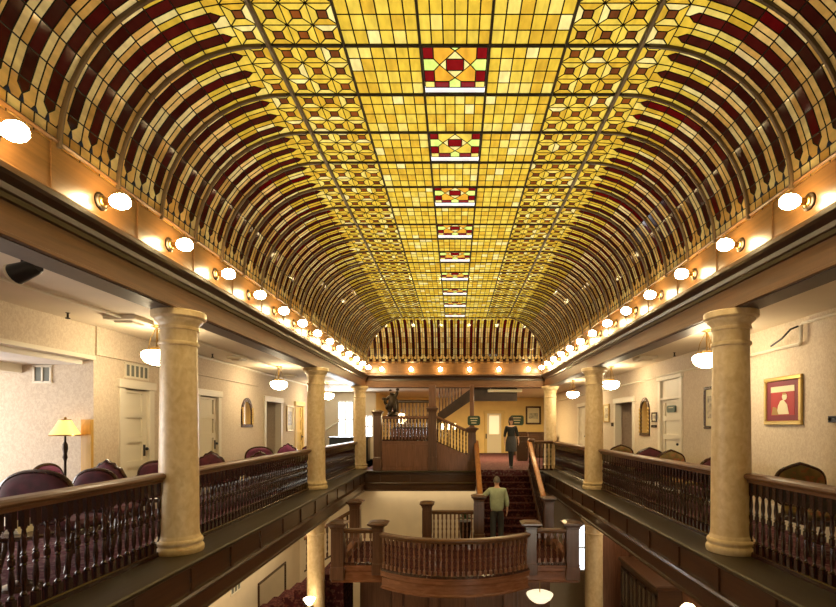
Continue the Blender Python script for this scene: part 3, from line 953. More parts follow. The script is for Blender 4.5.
newel('tall capped newel at the back left of the landing, above the sloping rail', (-2.58, 12.7, ZL), 1.2, 0.26, capw=0.42)
newel('capped newel post against the pale wall behind the balcony', (-0.72, 12.7, ZL), 1.16, 0.24)
balustrade('pale-lit balustrade across the back of the landing beside the stair foot', [(-0.60, 12.72, ZL + 0.02), (0.48, 12.72, ZL + 0.02)], 0.92, 0.10, 'landing balustrades', ('rail', 'balu', 'panel'), BRP)
balustrade('sloping rail dropping left from the landing toward the lobby', [(-2.72, 12.7, ZL + 0.02), (-3.9, 12.7, ZL - 0.66)], 0.92, 0.13, 'sloping stair rails', ('rail', 'dark', 'balu'), SRP)
ls = thing('side_stair', 'lower stair flight dropping left from the landing below the gallery', 'staircase', (-3.6, 11.6, LOB))
for n in range(1, 9):
    b = MB(); b.box(-2.62 - 0.29 * n, -2.62 - 0.29 * (n - 1), 11.5, 12.6, LOB, ZL - 0.18 * n); b.build('step', 'stairrug', ls, True)
# wall under the landing
b = MB(); b.box(-2.5, 2.5, 12.9, 13.1, LOB, ZL - 0.23)
for x in (-1.5, -0.55, 0.4, 1.4): b.bev(x - 0.14, x + 0.14, 12.75, 12.9, LOB, ZL - 0.24, 0.02)
for x in (-2.0, -1.02, -0.08, 0.9, 1.95): b.box(x - 0.3, x + 0.3, 12.86, 12.9, LOB + 0.3, ZL - 0.4)
struct('wall_underlanding', b, 'panel')

# ------------------------------------------------------------------ raised stair turn on the back gallery (to the upper floor)
pulp = thing('stair_parapet', 'panelled dark wood parapet of the upper stair turn on the back gallery', 'parapet', (-1.0, 15.6, 0.0))
b = MB(); b.box(-2.44, -0.72, 15.58, 15.7, 0.003, 0.93)
for x in (-2.1, -1.55, -1.0): b.bev(x - 0.24, x + 0.24, 15.565, 15.585, 0.12, 0.84, 0.008)
b.box(-2.46, -0.7, 15.56, 15.72, 0.89, 0.94)
b.build('panel', 'panel', pulp, True)
b = MB(); b.prism([(-0.72, 0.003), (0.56, 0.003), (0.56, 0.42), (-0.72, 0.96)], lambda x, z: (x, 15.58, z), lambda x, z: (x, 15.7, z))
b.prism([(-0.6, 0.1), (0.46, 0.1), (0.46, 0.36), (-0.6, 0.8)], lambda x, z: (x, 15.568, z), lambda x, z: (x, 15.582, z)); b.build('sloped_panel', 'panel', pulp, True)
b = MB(); b.box(-2.44, -0.62, 15.7, 17.0, 0.62, 0.76); b.build('upper_landing', 'panel', pulp, True)
balustrade('level balustrade on the parapet below the bronze figure', [(-2.32, 15.64, 0.94), (-0.84, 15.64, 0.94)], 0.80, 0.10, 'upper stair balustrades', ('panel', 'balu', 'balu'), SRP)
balustrade('sloping balustrade from the parapet down to the stair head', [(-0.6, 15.64, 0.90), (0.5, 15.64, 0.40)], 0.86, 0.10, 'upper stair balustrades', ('panel', 'balu', 'balu'), SRP)
newel('panelled newel at the left end of the upper parapet', (-2.46, 15.62, 0.003), 1.9, 0.24, capw=0.36)
newel('panelled newel in the middle of the upper parapet', (-0.72, 15.62, 0.003), 2.0, 0.25, capw=0.38)
newel('newel at the left of the stair head, under a slim post', (0.54, 15.68, 0.003), 1.36, 0.24, capw=0.42)
t = thing('slim_post', 'slim brown post rising from the stair-head newel to the ceiling', 'post', (0.54, 15.68, 1.37)); b = MB(); b.bev(-0.065, 0.065, -0.065, 0.065, 0, 1.36, 0.01); b.bev(-0.085, 0.085, -0.085, 0.085, 0, 0.06, 0.01); b.build('shaft', 'panel', t)
t = thing('slim_post', 'broad brown post above the middle parapet newel', 'post', (-0.72, 15.62, 2.01)); b = MB(); b.bev(-0.11, 0.11, -0.11, 0.11, 0, 0.72, 0.01); b.bev(-0.13, 0.13, -0.13, 0.13, 0, 0.05, 0.01); b.build('shaft', 'panel', t)
# upper flight going right
up = thing('upper_stair', 'dark upper stair flight climbing to the right behind the slim post', 'staircase', (0.4, 17.6, 1.5))
b = MB(); b.prism([(-0.62, 1.50), (-0.62, 1.86), (0.56, 2.74), (2.2, 2.84), (2.2, 2.30), (0.75, 2.30), (0.55, 2.30)], lambda x, z: (x, 17.36, z), lambda x, z: (x, 17.44, z)); b.build('stringer', 'soffit', up, True)
b = MB(); b.prism([(-0.62, 1.58), (0.55, 2.36), (2.14, 2.36), (2.14, 2.84), (0.6, 2.70), (-0.62, 1.82)], lambda x, z: (x, 17.44, z), lambda x, z: (x, 18.1, z)); b.build('flight', 'soffit', up, True)
for k in range(8):
    x = -0.55 + 0.11 * k; zb = 1.86 + (x + .62) * .746 - 0.02; b = MB(); b.lathe([(0.018, zb), (0.026, zb + (2.86 - zb) * .3), (0.015, zb + (2.86 - zb) * .55), (0.024, zb + (2.86 - zb) * .7), (0.02, 2.86)], 8, c=(x, 17.4, 0)); b.build('baluster', 'rail', up, True)
pod = thing('upper_podium', 'low dark panel carrying the back railing behind the bronze figure', 'podium', (-1.4, 17.7, 0)); b = MB(); b.box(-2.3, -0.6, 17.65, 17.75, 0, 1.32); b.build('panel', 'panel', pod, True)
balustrade('thin railing with glow behind it, back of the upper stair turn', [(-2.25, 17.7, 1.32), (-0.68, 17.7, 1.32)], 1.03, 0.13, 'upper stair balustrades', ('dark', 'dark', 'rail'), SRP)
balustrade('short level balustrade between stair head and far right column', [(2.52, 15.66, 0.003), (3.12, 15.66, 0.003)], 0.95, 0.105)
# bronze figure
fig = thing('bronze_statue', 'dark bronze figure with raised arms on the upper parapet', 'statue', (-2.0, 15.64, 1.74))
b = MB(); b.lathe([(0.16, 0), (0.17, 0.03), (0.13, 0.06), (0.12, 0.1), (0.15, 0.13)], 14); b.build('plinth', 'bronze', fig)


def skin(name, V, E, R, mat, parent, sub=1, root=0):
    me = bpy.data.meshes.new(name); me.from_pydata([tuple(v) for v in V], E, [])
    me.materials.append(M[mat] if isinstance(mat, str) else mat)
    o = bpy.data.objects.new(name, me); COL.objects.link(o); o.parent = parent
    o.modifiers.new('skin', 'SKIN').use_smooth_shade = True
    if not me.skin_vertices: pass
    for i, r in enumerate(R):
        rr = r if isinstance(r, tuple) else (r, r)
        me.skin_vertices[0].data[i].radius = rr
    me.skin_vertices[0].data[root].use_root = True
    s = o.modifiers.new('sub', 'SUBSURF'); s.levels = sub; s.render_levels = sub
    return o


V = [(0, 0, .36), (0, 0, .48), (0, -.02, .60), (0, -.02, .66), (0, -.03, .74), (-.07, 0, .33), (-.08, -.03, .22), (-.08, 0, .12), (.07, 0, .33), (.09, -.05, .22), (.08, .02, .12),
     (-.09, 0, .60), (-.17, -.03, .55), (-.24, -.05, .52), (.09, 0, .61), (.14, -.02, .70), (.17, -.03, .80)]
E = [(0, 1), (1, 2), (2, 3), (3, 4), (0, 5), (5, 6), (6, 7), (0, 8), (8, 9), (9, 10), (2, 11), (11, 12), (12, 13), (2, 14), (14, 15), (15, 16)]
skin('figure', V, E, [.13, .12, .12, .05, .08, .10, .08, .065, .10, .08, .065, .07, .055, .045, .07, .055, .045], 'bronze', fig, 2)
b = MB(); b.sphere((-.27, -.05, .54), .06, .04, .05); b.sphere((.17, -.03, .84), .06, .05, .04); b.sphere((-.06, -.02, .82), .05, .05, .03)
for i in range(14):
    a = i * 0.9; b.sphere((-.12 + .02 * math.cos(a) - i * .008, -.06 + .03 * math.sin(a), .16 + .025 * i), .05, .03, .04, 6, 4)
b.build('foliage', 'bronze', fig)
b = MB(); b.prism([(.02, .12), (.2, .12), (.18, .5), (.1, .62), (.03, .5)], lambda x, z: (x, .03, z), lambda x, z: (x, .09, z)); b.build('drapery', 'bronze', fig)

# ------------------------------------------------------------------ pendant bowls
def make_pendant(label, loc):
    t = thing('pendant_light', label, 'lamp', loc, 0, 'glass bowl pendant lights')
    b = MB(); b.lathe([(0.07, 0), (0.07, -0.02), (0.04, -0.035), (0.012, -0.04), (0.012, -0.30), (0.05, -0.31), (0.09, -0.325), (0.09, -0.36), (0.07, -0.365)], 16); b.build('stem', 'brass', t)
    b = MB()
    for k in range(3):
        a = k * 2 * PI / 3; b.tube([(0.02 * math.cos(a), 0.02 * math.sin(a), -0.05), (0.09 * math.cos(a), 0.09 * math.sin(a), -0.2), (0.13 * math.cos(a), 0.13 * math.sin(a), -0.38)], 0.006, 6)
    b.build('hanger', 'brass', t)
    b = MB(); b.lathe([(0.08, -0.36), (0.15, -0.37), (0.19, -0.395), (0.20, -0.43), (0.185, -0.48), (0.14, -0.53), (0.08, -0.56), (0.0, -0.575)], 24); b.build('bowl', 'bowl', t)
    return t


pens = [(-4.25, 6.99, 'left gallery, half hidden by the nearest column'), (-4.25, 11.83, 'left gallery, beside the second column'), (-4.25, 16.4, 'left gallery, farthest one by the bright window'),
        (3.75, 7.3, 'right gallery, half hidden by the nearest column'), (3.75, 11.78, 'right gallery, beside the second column'), (3.75, 15.6, 'right gallery, beyond the second column')]
p0 = None
for x, y, w in pens:
    lb = 'lit white bowl pendant over the ' + w
    if p0 is None: p0 = make_pendant(lb, (x, y, ZCEIL))
    else: dup(p0, (x, y, ZCEIL), 0.7, lb)
t = thing('hanging_bowl_lamp', 'large lit opal bowl hanging under the right end of the balcony', 'lamp', (1.86, 10.75, ZL - 0.22))
b = MB(); b.lathe([(0.06, 0), (0.06, -0.02), (0.012, -0.03), (0.012, -0.33)], 12); b.build('stem', 'brass', t)
b = MB(); b.lathe([(0.0, -0.30), (0.22, -0.30), (0.29, -0.33), (0.285, -0.36), (0.24, -0.43), (0.15, -0.50), (0.0, -0.54)], 24); b.build('bowl', emis('glowing_opal_bowl', (1, 0.86, 0.58), 1.15), t)
t = thing('column_sconce', 'lit glass cup sconce on the lobby column at lower left', 'lamp', (-3.17, 10.98, -2.5), 0)
b = MB(); b.tube([(0.02, 0.02, -0.1), (-0.1, -0.1, -0.12), (-0.16, -0.16, 0.0), (-0.05, -0.22, 0.0)], 0.015); b.build('arm', 'black', t)
b = MB(); b.lathe([(0.03, 0), (0.06, 0.03), (0.10, 0.09), (0.13, 0.15)], 16, c=(-0.02, -0.24, 0)); b.build('cup', emis('glowing_cup', (1, 0.8, 0.5), 14), t)
# three light sconce seen through the sloping balustrade and a glow lamp behind the railing
t = thing('wall_sconce', 'three-light brass sconce glimpsed through the sloping balustrade', 'lamp', (-0.25, 19.0, 1.05))
b = MB(); b.tube([(0, 0, -1.04), (0, 0, 0.3)], 0.02); b.lathe([(0.16, -1.05), (0.16, -1.02), (0.03, -1.0)], 16)
for x in (-0.22, 0, 0.22): b.tube([(0, 0, 0.2), (x * .6, 0, 0.12), (x, 0, 0.22)], 0.012)
b.build('stand', 'brass', t)
for x in (-0.22, 0, 0.22): b = MB(); b.lathe([(0.03, 0.22), (0.06, 0.28), (0.075, 0.4), (0.06, 0.46)], 12, c=(x, 0, 0)); b.build('glass_shade', emis('glowing_shade', (1, 0.75, 0.4), 6), t)
t = thing('torch_lamp', 'glowing lamp behind the thin railing near the bronze figure', 'lamp', (-2.0, 18.3, 0))
b = MB(); b.lathe([(0.15, 0), (0.15, 0.03), (0.03, 0.06), (0.025, 1.45), (0.06, 1.5)], 14); b.build('stand', 'brass', t)
b = MB(); b.lathe([(0.05, 1.5), (0.17, 1.6), (0.19, 1.7), (0.14, 1.85), (0.0, 1.9)], 16); b.build('globe', emis('glowing_torch', (1, 0.75, 0.38), 9), t)


# ------------------------------------------------------------------ doors
dn = [0]


def door(side, X, y0, y1, zt, style='panel', transom=False, mat='white', swing=True):
    """closed door in an opening of a constant-x wall; its face looks into the room"""
    dn[0] += 1
    face = X - side * -0.06 if False else X + side * 0.06
    a, c = min(face, face + side * 0.045), max(face, face + side * 0.045)
    zd = zt - 0.42 if transom else zt
    b = MB(); b.box(a, c, y0 + 0.02, y1 - 0.02, 0.01, zd - 0.01)
    o = struct('door_%d' % dn[0], b, mat)
    # raised stiles and rails around five panels
    fr = MB(); fx0, fx1 = (face - 0.03, face) if side > 0 else (face, face + 0.03)
    for q0, q1 in ((y0 + 0.02, y0 + 0.13), (y1 - 0.13, y1 - 0.02)): fr.box(fx0, fx1, q0, q1, 0.01, zd - 0.01)
    n = 5; hz = (zd - 0.02) / n
    for k in range(n + 1):
        z = 0.01 + hz * k; fr.box(fx0, fx1, y0 + 0.13, y1 - 0.13, max(0.01, z - 0.05), min(zd - 0.01, z + 0.05))
    fr.build('panel_frame', mat, o)
    cs = MB(); cx0, cx1 = (X - 0.03, X + 0.06) if side > 0 else (X - 0.06, X + 0.03)
    for q0, q1 in ((y0 - 0.11, y0 + 0.02), (y1 - 0.02, y1 + 0.11)): cs.bev(cx0, cx1, q0, q1, 0, zt + 0.02, 0.008)
    cs.bev(cx0 - (0.02 if side > 0 else 0), cx1 + (0.02 if side < 0 else 0), y0 - 0.14, y1 + 0.14, zt, zt + 0.14, 0.01)
    if transom: cs.box(cx0 + 0.01, cx1 - 0.01, y0, y1, zd, zd + 0.05)
    cs.build('door_frame', mat, o)
    if transom:
        g = MB(); g.box(X + side * 0.04 - 0.01, X + side * 0.04 + 0.01, y0, y1, zd + 0.05, zt); g.build('transom', plain('transom_panel', (0.66, 0.60, 0.46), 0.5), o)
    h = MB(); yh = y1 - 0.09 if side < 0 else y0 + 0.09; fx = face - side * 0.03
    h.box(min(fx, fx - side * 0.012), max(fx, fx - side * 0.012), yh - 0.022, yh + 0.022, 0.93, 1.12); h.sphere((fx - side * 0.05, yh, 1.05), 0.028); h.tube([(fx, yh, 1.05), (fx - side * 0.05, yh, 1.05)], 0.01)
    h.build('door_handle', 'black', o)
    return o


def doorway(side, X, y0, y1, zt, mat, depth=1.3):
    """open doorway with casing and the start of a corridor"""
    dn[0] += 1
    b = MB(); cx0, cx1 = (X - 0.03, X + 0.16) if side > 0 else (X - 0.16, X + 0.03)
    for q0, q1 in ((y0 - 0.12, y0 + 0.015), (y1 - 0.015, y1 + 0.12)): b.bev(cx0, cx1, q0, q1, 0, zt + 0.01, 0.008)
    b.bev(cx0 - (0.02 if side > 0 else 0), cx1 + (0.02 if side < 0 else 0), y0 - 0.15, y1 + 0.15, zt, zt + 0.15, 0.01)
    o = struct('door_%d' % dn[0], b, 'white')
    h = MB(); a, c = sorted((X + side * 0.16, X + side * (0.16 + depth)))
    h.box(a, c, y0 - 0.2, y0 - 0.1, 0, 2.5); h.box(a, c, y1 + 0.1, y1 + 0.2, 0, 2.5); h.box(a, c, y0 - 0.2, y1 + 0.2, 2.5, 2.55)
    e0, e1 = sorted((X + side * (0.16 + depth), X + side * (0.2 + depth))); h.box(e0, e1, y0 - 0.2, y1 + 0.2, 0, 2.55)
    h.build('corridor', mat, o)
    return o


door(-1, WL, *LH[0]); door(-1, WL, *LH[1]); doorway(-1, WL, *LH[2], 'paper'); door(-1, WL, *LH[3], mat=M['yellowwall'])
d4 = door(1, WR, *RH[0], transom=True); doorway(1, WR, *RH[1], wallpaper('corridor_paper', (0.52, 0.40, 0.30), (0.6, 0.48, 0.36))); door(1, WR, *RH[2])


def sign_x(name, label, X, side, y0, y1, z0, z1, lines=2):
    t = thing(name, label, 'sign', (X, (y0 + y1) / 2, (z0 + z1) / 2)); w = (y1 - y0) / 2; h = (z1 - z0) / 2
    poly = rounded(w, h, min(w, h) * 0.6)
    b = MB(); b.prism(poly, lambda y, z: (0, y, z), lambda y, z: (-side * 0.02, y, z)); b.build('plate', 'darkgreen', t)
    b = MB()
    for k in range(lines): z = h * (0.35 - 0.7 * k / max(1, lines - 1)); b.box(-side * 0.022 - 0.002, -side * 0.022 + 0.002, -w * .55, w * .55, z - h * .1, z + h * .1)
    b.build('lettering', 'cream', t)


def rounded(w, h, r, n=5):
    p = []
    for cx, cy, a0 in ((w - r, h - r, 0), (-w + r, h - r, PI / 2), (-w + r, -h + r, PI), (w - r, -h + r, 1.5 * PI)):
        for i in range(n + 1): a = a0 + PI / 2 * i / n; p.append((cx + r * math.cos(a), cy + r * math.sin(a)))
    return p


sign_x('door_sign', 'small dark green oval sign on the white panelled right-hand door', WR + 0.045, 1, 10.3, 10.7, 1.72, 1.87, 1)


# ------------------------------------------------------------------ pictures and mirrors on side walls
def frame_x(name, label, cat, X, side, y0, y1, z0, z1, fw, fmat, mat_matte, inner=None, art=None, group=None):
    """framed flat thing hung on a constant-x wall"""
    t = thing(name, label, cat, (X, (y0 + y1) / 2, z0), 0, group); L = (y1 - y0) / 2; H = z1 - z0
    i = -side
    b = MB()
    for q in ((-L, L, 0, fw), (-L, L, H - fw, H), (-L, -L + fw, fw, H - fw), (L - fw, L, fw, H - fw)):
        x0, x1 = sorted((0, i * 0.04)); b.bev(x0, x1, q[0], q[1], q[2], q[3], min(0.01, fw * .3))
    b.build('frame', fmat, t)
    b = MB(); x0, x1 = sorted((i * 0.004, i * 0.018)); b.box(x0, x1, -L + fw * .8, L - fw * .8, fw * .8, H - fw * .8); b.build('mat' if art else 'panel', mat_matte, t)
    if art: art(t, i, L, H)
    return t


def art_red(t, i, L, H):
    x = lambda d: i * (0.018 + d)
    def rect(b, y0, y1, z0, z1, d): b.box(*sorted((x(0), x(d))), y0, y1, z0, z1)
    b = MB(); rect(b, -L * .62, L * .62, H * .2, H * .8, .003); b.build('print', 'redink', t)
    b = MB(); rect(b, -L * .62, L * .62, H * .68, H * .8, .005)
    pr = lambda pts: b.prism(pts, lambda y, z: (x(0.003), y, z), lambda y, z: (x(0.006), y, z))
    pr([(-L * .35, H * .22), (L * .3, H * .22), (L * .22, H * .40), (L * .1, H * .5), (-L * .05, H * .52), (-L * .25, H * .42)])
    pr([(-L * .12 + L * .13 * math.cos(a), H * .58 + H * .075 * math.sin(a)) for a in [k * PI / 5 for k in range(10)]])
    b.build('pale_figure', 'cream', t)
    b = MB(); pr2 = lambda pts: b.prism(pts, lambda y, z: (x(0.006), y, z), lambda y, z: (x(0.008), y, z))
    pr2([(L * .2, H * .21), (L * .58, H * .21), (L * .5, H * .38), (L * .3, H * .36)]); OC = plain('ochre_ink', (0.35, 0.22, 0.06), 0.5); b.build('dark_motif', OC, t); b = MB(); pr2([(-L * .2, H * .62), (-L * .04, H * .62), (-L * .02, H * .66), (-L * .2, H * .66)])
    b.build('dark_motif', OC, t)


def art_land(t, i, L, H):
    x = lambda d: i * (0.018 + d)
    b = MB(); b.box(*sorted((x(0), x(.003))), -L * .6, L * .6, H * .25, H * .78); b.build('print', plain('sepia_print', (0.42, 0.36, 0.25), 0.5, noise=0.5, nscale=12), t)


frame_x('framed_poster', 'gilt-framed red poster with pale figure on the right wall', 'picture', WR, 1, 6.46, 7.25, 1.45, 2.13, 0.06, 'gilt', plain('maroon_mat', (0.20, 0.035, 0.05), 0.6), art=art_red)
frame_x('framed_picture', 'dark-framed picture half hidden behind the nearest right column', 'picture', WR, 1, 8.45, 9.0, 1.38, 2.14, 0.05, 'chairwood', 'cream', art=art_land)
frame_x('framed_notice', 'small dark-framed notice beside the right-hand arched mirror', 'picture', WR, 1, 11.12, 11.4, 1.52, 1.74, 0.035, 'chairwood', 'cream', art=art_land)
frame_x('framed_notice', 'tiny dark plaque below the small notice on the right wall', 'sign', WR, 1, 11.15, 11.4, 1.39, 1.45, 0.015, 'chairwood', 'black')
frame_x('framed_picture', 'small pale framed picture beyond the open doorway, right wall', 'picture', WR, 1, 14.55, 15.1, 1.53, 2.08, 0.04, 'gilt', 'cream', art=art_land)
frame_x('wall_plate', 'small dark round-cornered plate on the right wall at the photo edge', 'switch', WR, 1, 5.86, 6.0, 1.48, 1.56, 0.02, 'black', 'black')
frame_x('switch_plate', 'dark wall plate beside the open doorway, right wall', 'switch', WR, 1, 14.2, 14.32, 1.41, 1.52, 0.015, 'chairwood', 'black')
frame_x('framed_picture', 'tall pale framed picture on the left wall near the second column', 'picture', WL, -1, 15.1, 15.7, 1.25, 2.05, 0.05, 'gilt', 'cream', art=art_land)


def arch_mirror(label, X, side, y0, y1, z0, z1):
    t = thing('arched_mirror', label, 'mirror', (X, (y0 + y1) / 2, z0)); L = (y1 - y0) / 2; H = z1 - z0; i = -side
    def outline(o):
        p = [(-L + o, o), (L - o, o)]; r = L - o
        for k in range(13):
            a = PI * k / 12; p.append((r * math.cos(a), H - L * 1.25 + r * 1.25 * math.sin(a)))
        return p
    b = MB(); a, c = outline(0), outline(0.07); n = len(a)
    vs = [(0, y, z) for y, z in a] + [(i * 0.03, y, z) for y, z in a] + [(i * 0.03, y, z) for y, z in c] + [(0, y, z) for y, z in c]
    b.add(vs, [(q * n + k, q * n + (k + 1) % n, (q + 1) * n + (k + 1) % n, (q + 1) * n + k) for q in range(3) for k in range(n)]); b.build('frame', 'chairwood', t)
    b = MB()
    for k in range(7):
        for sg in (-1, 1): b.sphere((i * 0.03, sg * (L - 0.035), 0.1 + k * (H - L) / 7), 0.03, 0.03, 0.045, 8, 6)
    b.build('beading', 'gilt', t)
    b = MB(); b.prism(outline(0.06), lambda y, z: (i * 0.004, y, z), lambda y, z: (i * 0.014, y, z)); b.build('mirror_glass', 'mirror', t)


arch_mirror('tall arched mirror with carved dark frame on the right wall', WR, 1, 11.55, 12.15, 1.19, 2.12)
arch_mirror('tall arched mirror on the left wall between two doorways', WL, -1, 11.9, 12.55, 1.4, 2.13)
# vents
def grille(label, loc, axis, w, h, n):
    t = thing('air_grille', label, 'vent', loc); b = MB()
    P3 = (lambda a, d, z: (d, a, z)) if axis == 'x' else (lambda a, d, z: (a, -d, z))
    def bx(q, a0, a1, d0, d1, z0, z1):
        p, r = P3(a0, d0, z0), P3(a1, d1, z1); q.box(min(p[0], r[0]), max(p[0], r[0]), min(p[1], r[1]), max(p[1], r[1]), z0, z1)
    bx(b, -w / 2, w / 2, 0.001, 0.008, 0, h); b.build('slots', 'vent', t)
    b = MB()
    for k in range(n + 1): a = -w / 2 + w * k / n; bx(b, a - 0.012, a + 0.012, 0.0, 0.02, 0, h)
    bx(b, -w / 2 - .02, w / 2 + .02, 0, 0.02, -0.02, 0.01); bx(b, -w / 2 - .02, w / 2 + .02, 0, 0.02, h - 0.01, h + 0.02); b.build('grille_frame', 'white', t)


grille('square grey air grille high on the pale alcove wall', (-5.93, 7.05, 2.07), 'y', 0.24, 0.22, 2)
grille('grey air grille above the nearest left-hand door', (WL, 8.0, 2.22), 'x', 0.56, 0.20, 5)
for k, (y, z) in enumerate(((13.0, -2.3), (15.3, -2.35), (11.6, -2.5))):
    grille(['pale grille high on the lobby wall above the big mirror', 'pale grille on the lobby wall by the lobby column', 'pale grille on the lobby wall nearest the camera'][k], (WL, y, z), 'x', 0.5, 0.28, 3)
frame_x('lobby_mirror', 'large dark-framed mirror on the lobby wall at lower left', 'mirror', WL, -1, 12.9, 15.0, -4.6, -2.72, 0.07, 'chairwood', 'mirror')

# ------------------------------------------------------------------ pipes, ceiling boxes, spotlight
def pipe(label, pts, r=0.02, mat='white'):
    o = MB().tube(pts, r, 8).build('ceiling_pipe', mat); tag(o, label, 'pipe'); return o


pipe('cream sprinkler pipe along the right gallery wall, stepping up near the poster', [(4.54, -1.4, 2.78), (4.54, 6.40, 2.78), (4.54, 6.43, 2.75), (4.54, 6.43, 2.55), (4.54, 6.46, 2.52), (4.54, 22, 2.52)], 0.022)
pipe('thin cream pipe under the left gallery ceiling', [(-4.3, -1.4, 2.84), (-4.3, 12, 2.84)], 0.018)
pipe('cream pipe where the left wall meets the ceiling', [(-5.08, 9, 2.82), (-5.08, 17, 2.82)], 0.024)
MB().tube([(4.55, 6.5, 2.76), (4.45, 6.5, 2.72), (4.42, 6.62, 2.62), (4.45, 6.9, 2.56)], 0.014, 6).build('black_cable', 'black')
tag(bpy.data.objects['black_cable'], 'short black cable dangling at the pipe step above the red poster', 'cable')
for x, y, w, lb in ((-4.32, 6.5, 0.42, 'square white ceiling vent box near the first left column'), (-4.54, 10.2, 0.3, 'small white ceiling box over the left gallery doors'), (-4.65, 13.9, 0.3, 'far white ceiling box by the left pendant'), (3.96, 10.2, 0.38, 'grey-white ceiling box over the right gallery')):
    t = thing('ceiling_box', lb, 'vent', (x, y, ZCEIL)); b = MB(); b.bev(-w / 2, w / 2, -w / 2, w / 2, -0.06, 0, 0.01); b.build('housing', 'white', t)
    b = MB(); b.lathe([(w * .42, -0.062), (w * .38, -0.085), (w * .1, -0.09)], 4, mat=Matrix.Rotation(PI / 4, 4, 'Z'), sm=False); b.build('diffuser', 'ceil', t)
t = thing('spotlight', 'black can spotlight under the left gallery ceiling near the camera', 'spotlight', (-3.62, 4.1, 2.83))
R = Matrix.Translation((0.02, 0, -0.09)) @ Matrix.Rotation(-PI / 2 - 0.35, 4, 'Y')
b = MB(); b.lathe([(0.05, -0.12), (0.06, -0.1), (0.085, 0.08), (0.085, 0.1), (0.07, 0.1), (0.05, -0.05)], 18, mat=R); b.build('can', 'black', t)
b = MB(); b.lathe([(0.086, 0.085), (0.09, 0.09), (0.09, 0.103), (0.083, 0.104)], 18, mat=R); b.build('rim', 'white', t)
b = MB(); b.tube([(0, 0, 0.04), (0, 0, -0.02)], 0.012); b.build('bracket', 'black', t)
for x, y, lb in ((-4.9, 6.2, 'left gallery ceiling beside the white vent box'), (-4.85, 9.8, 'left gallery ceiling behind the nearest column'), (4.3, 9.6, 'right gallery ceiling by the transom door')):
    t = thing('sprinkler_head', 'small dark sprinkler head on the ' + lb, 'sprinkler', (x, y, ZCEIL)); b = MB(); b.lathe([(0.03, 0), (0.012, -0.01), (0.012, -0.06), (0.028, -0.065), (0.028, -0.075), (0.0, -0.08)], 10); b.build('head', 'bronze', t)
# smoke/light fixture bar under the upper stair
t = thing('strip_light', 'white strip light under the upper stair ceiling', 'lamp', (1.75, 17.22, 2.60)); b = MB(); b.bev(-0.6, 0.6, -0.06, 0.06, 0, 0.1, 0.01); b.build('housing', 'white', t)
MB.box
b = MB(); b.tube([(-0.5, 0, 0.1), (-0.5, 0, 0.25)], 0.01); b.tube([(0.5, 0, 0.1), (0.5, 0, 0.25)], 0.01); b.build('hanger', 'white', t)

# ------------------------------------------------------------------ back wall things
bd = MB(); bd.box(1.65, 2.4, YBACK - 0.05, YBACK - 0.005, 0.01, 2.05); dn[0] += 1
o = struct('door_%d' % dn[0], bd, 'white')
f = MB()
for q in ((1.52, 1.66, 0, 2.07), (2.39, 2.53, 0, 2.07), (1.48, 2.57, 2.05, 2.2)): f.bev(q[0], q[1], YBACK - 0.09, YBACK, q[2], q[3], 0.01)
f.build('door_frame', plain('ochre_casing', (0.66, 0.48, 0.18), 0.5), o)
g = MB(); g.box(1.77, 2.28, YBACK - 0.058, YBACK - 0.05, 0.98, 1.93); g.build('lit_pane', 'warmpane', o)
f = MB()
for z in (0.1, 0.5, 0.88): f.box(1.75, 2.3, YBACK - 0.064, YBACK - 0.05, z, z + 0.07)
f.box(1.65, 1.76, YBACK - 0.064, YBACK - 0.05, 0.01, 2.05); f.box(2.29, 2.4, YBACK - 0.064, YBACK - 0.05, 0.01, 2.05); f.build('panel_frame', 'white', o)
h = MB(); h.box(1.58, 1.64, YBACK - 0.12, YBACK - 0.09, 0.75, 1.0); h.build('door_handle', 'black', o)


def sign_y(name, label, x0, x1, Y, z0, z1, n):
    t = thing(name, label, 'sign', ((x0 + x1) / 2, Y, (z0 + z1) / 2), 0); w, h = (x1 - x0) / 2, (z1 - z0) / 2
    b = MB(); b.prism(rounded(w, h, h * .45), lambda x, z: (x, 0, z), lambda x, z: (x, -0.03, z)); b.build('board', 'darkgreen', t)
    b = MB()
    for k in range(n): z = h * (0.5 - k * 1.0 / max(1, n - 1)); b.box(-w * (.6 - .1 * k), w * (.6 - .1 * k), -0.034, -0.03, z - h * .09, z + h * .09)
    b.build('lettering', 'cream', t)


sign_y('wall_sign', 'dark green sign on the back wall behind the standing woman', 2.86, 3.56, YBACK, 1.44, 1.95, 3)
t_ = sign_y('post_sign', 'dark green sign fixed to the slim post at the stair head', 0.40, 0.80, 15.60, 1.44, 1.74, 3)


def frame_y(label, x0, x1, Y, z0, z1, fw, fmat):
    t = thing('framed_picture', label, 'picture', ((x0 + x1) / 2, Y, z0)); L = (x1 - x0) / 2; H = z1 - z0; b = MB()
    for q in ((-L, L, 0, fw), (-L, L, H - fw, H), (-L, -L + fw, fw, H - fw), (L - fw, L, fw, H - fw)): b.bev(q[0], q[1], -0.05, 0, q[2], q[3], 0.01)
    b.build('frame', fmat, t); b = MB(); b.box(-L + fw * .8, L - fw * .8, -0.025, -0.005, fw * .8, H - fw * .8); b.build('mat', 'cream', t)
    b = MB(); b.box(-L * .6, L * .6, -0.028, -0.02, H * .32, H * .62); b.build('print', plain('grey_landscape_print', (0.40, 0.38, 0.28), 0.6, noise=.5, nscale=7), t)


frame_y('large dark-framed landscape print on the back wall beside the far right column', 3.66, 4.45, YBACK, 1.48, 2.42, 0.09, 'chairwood')


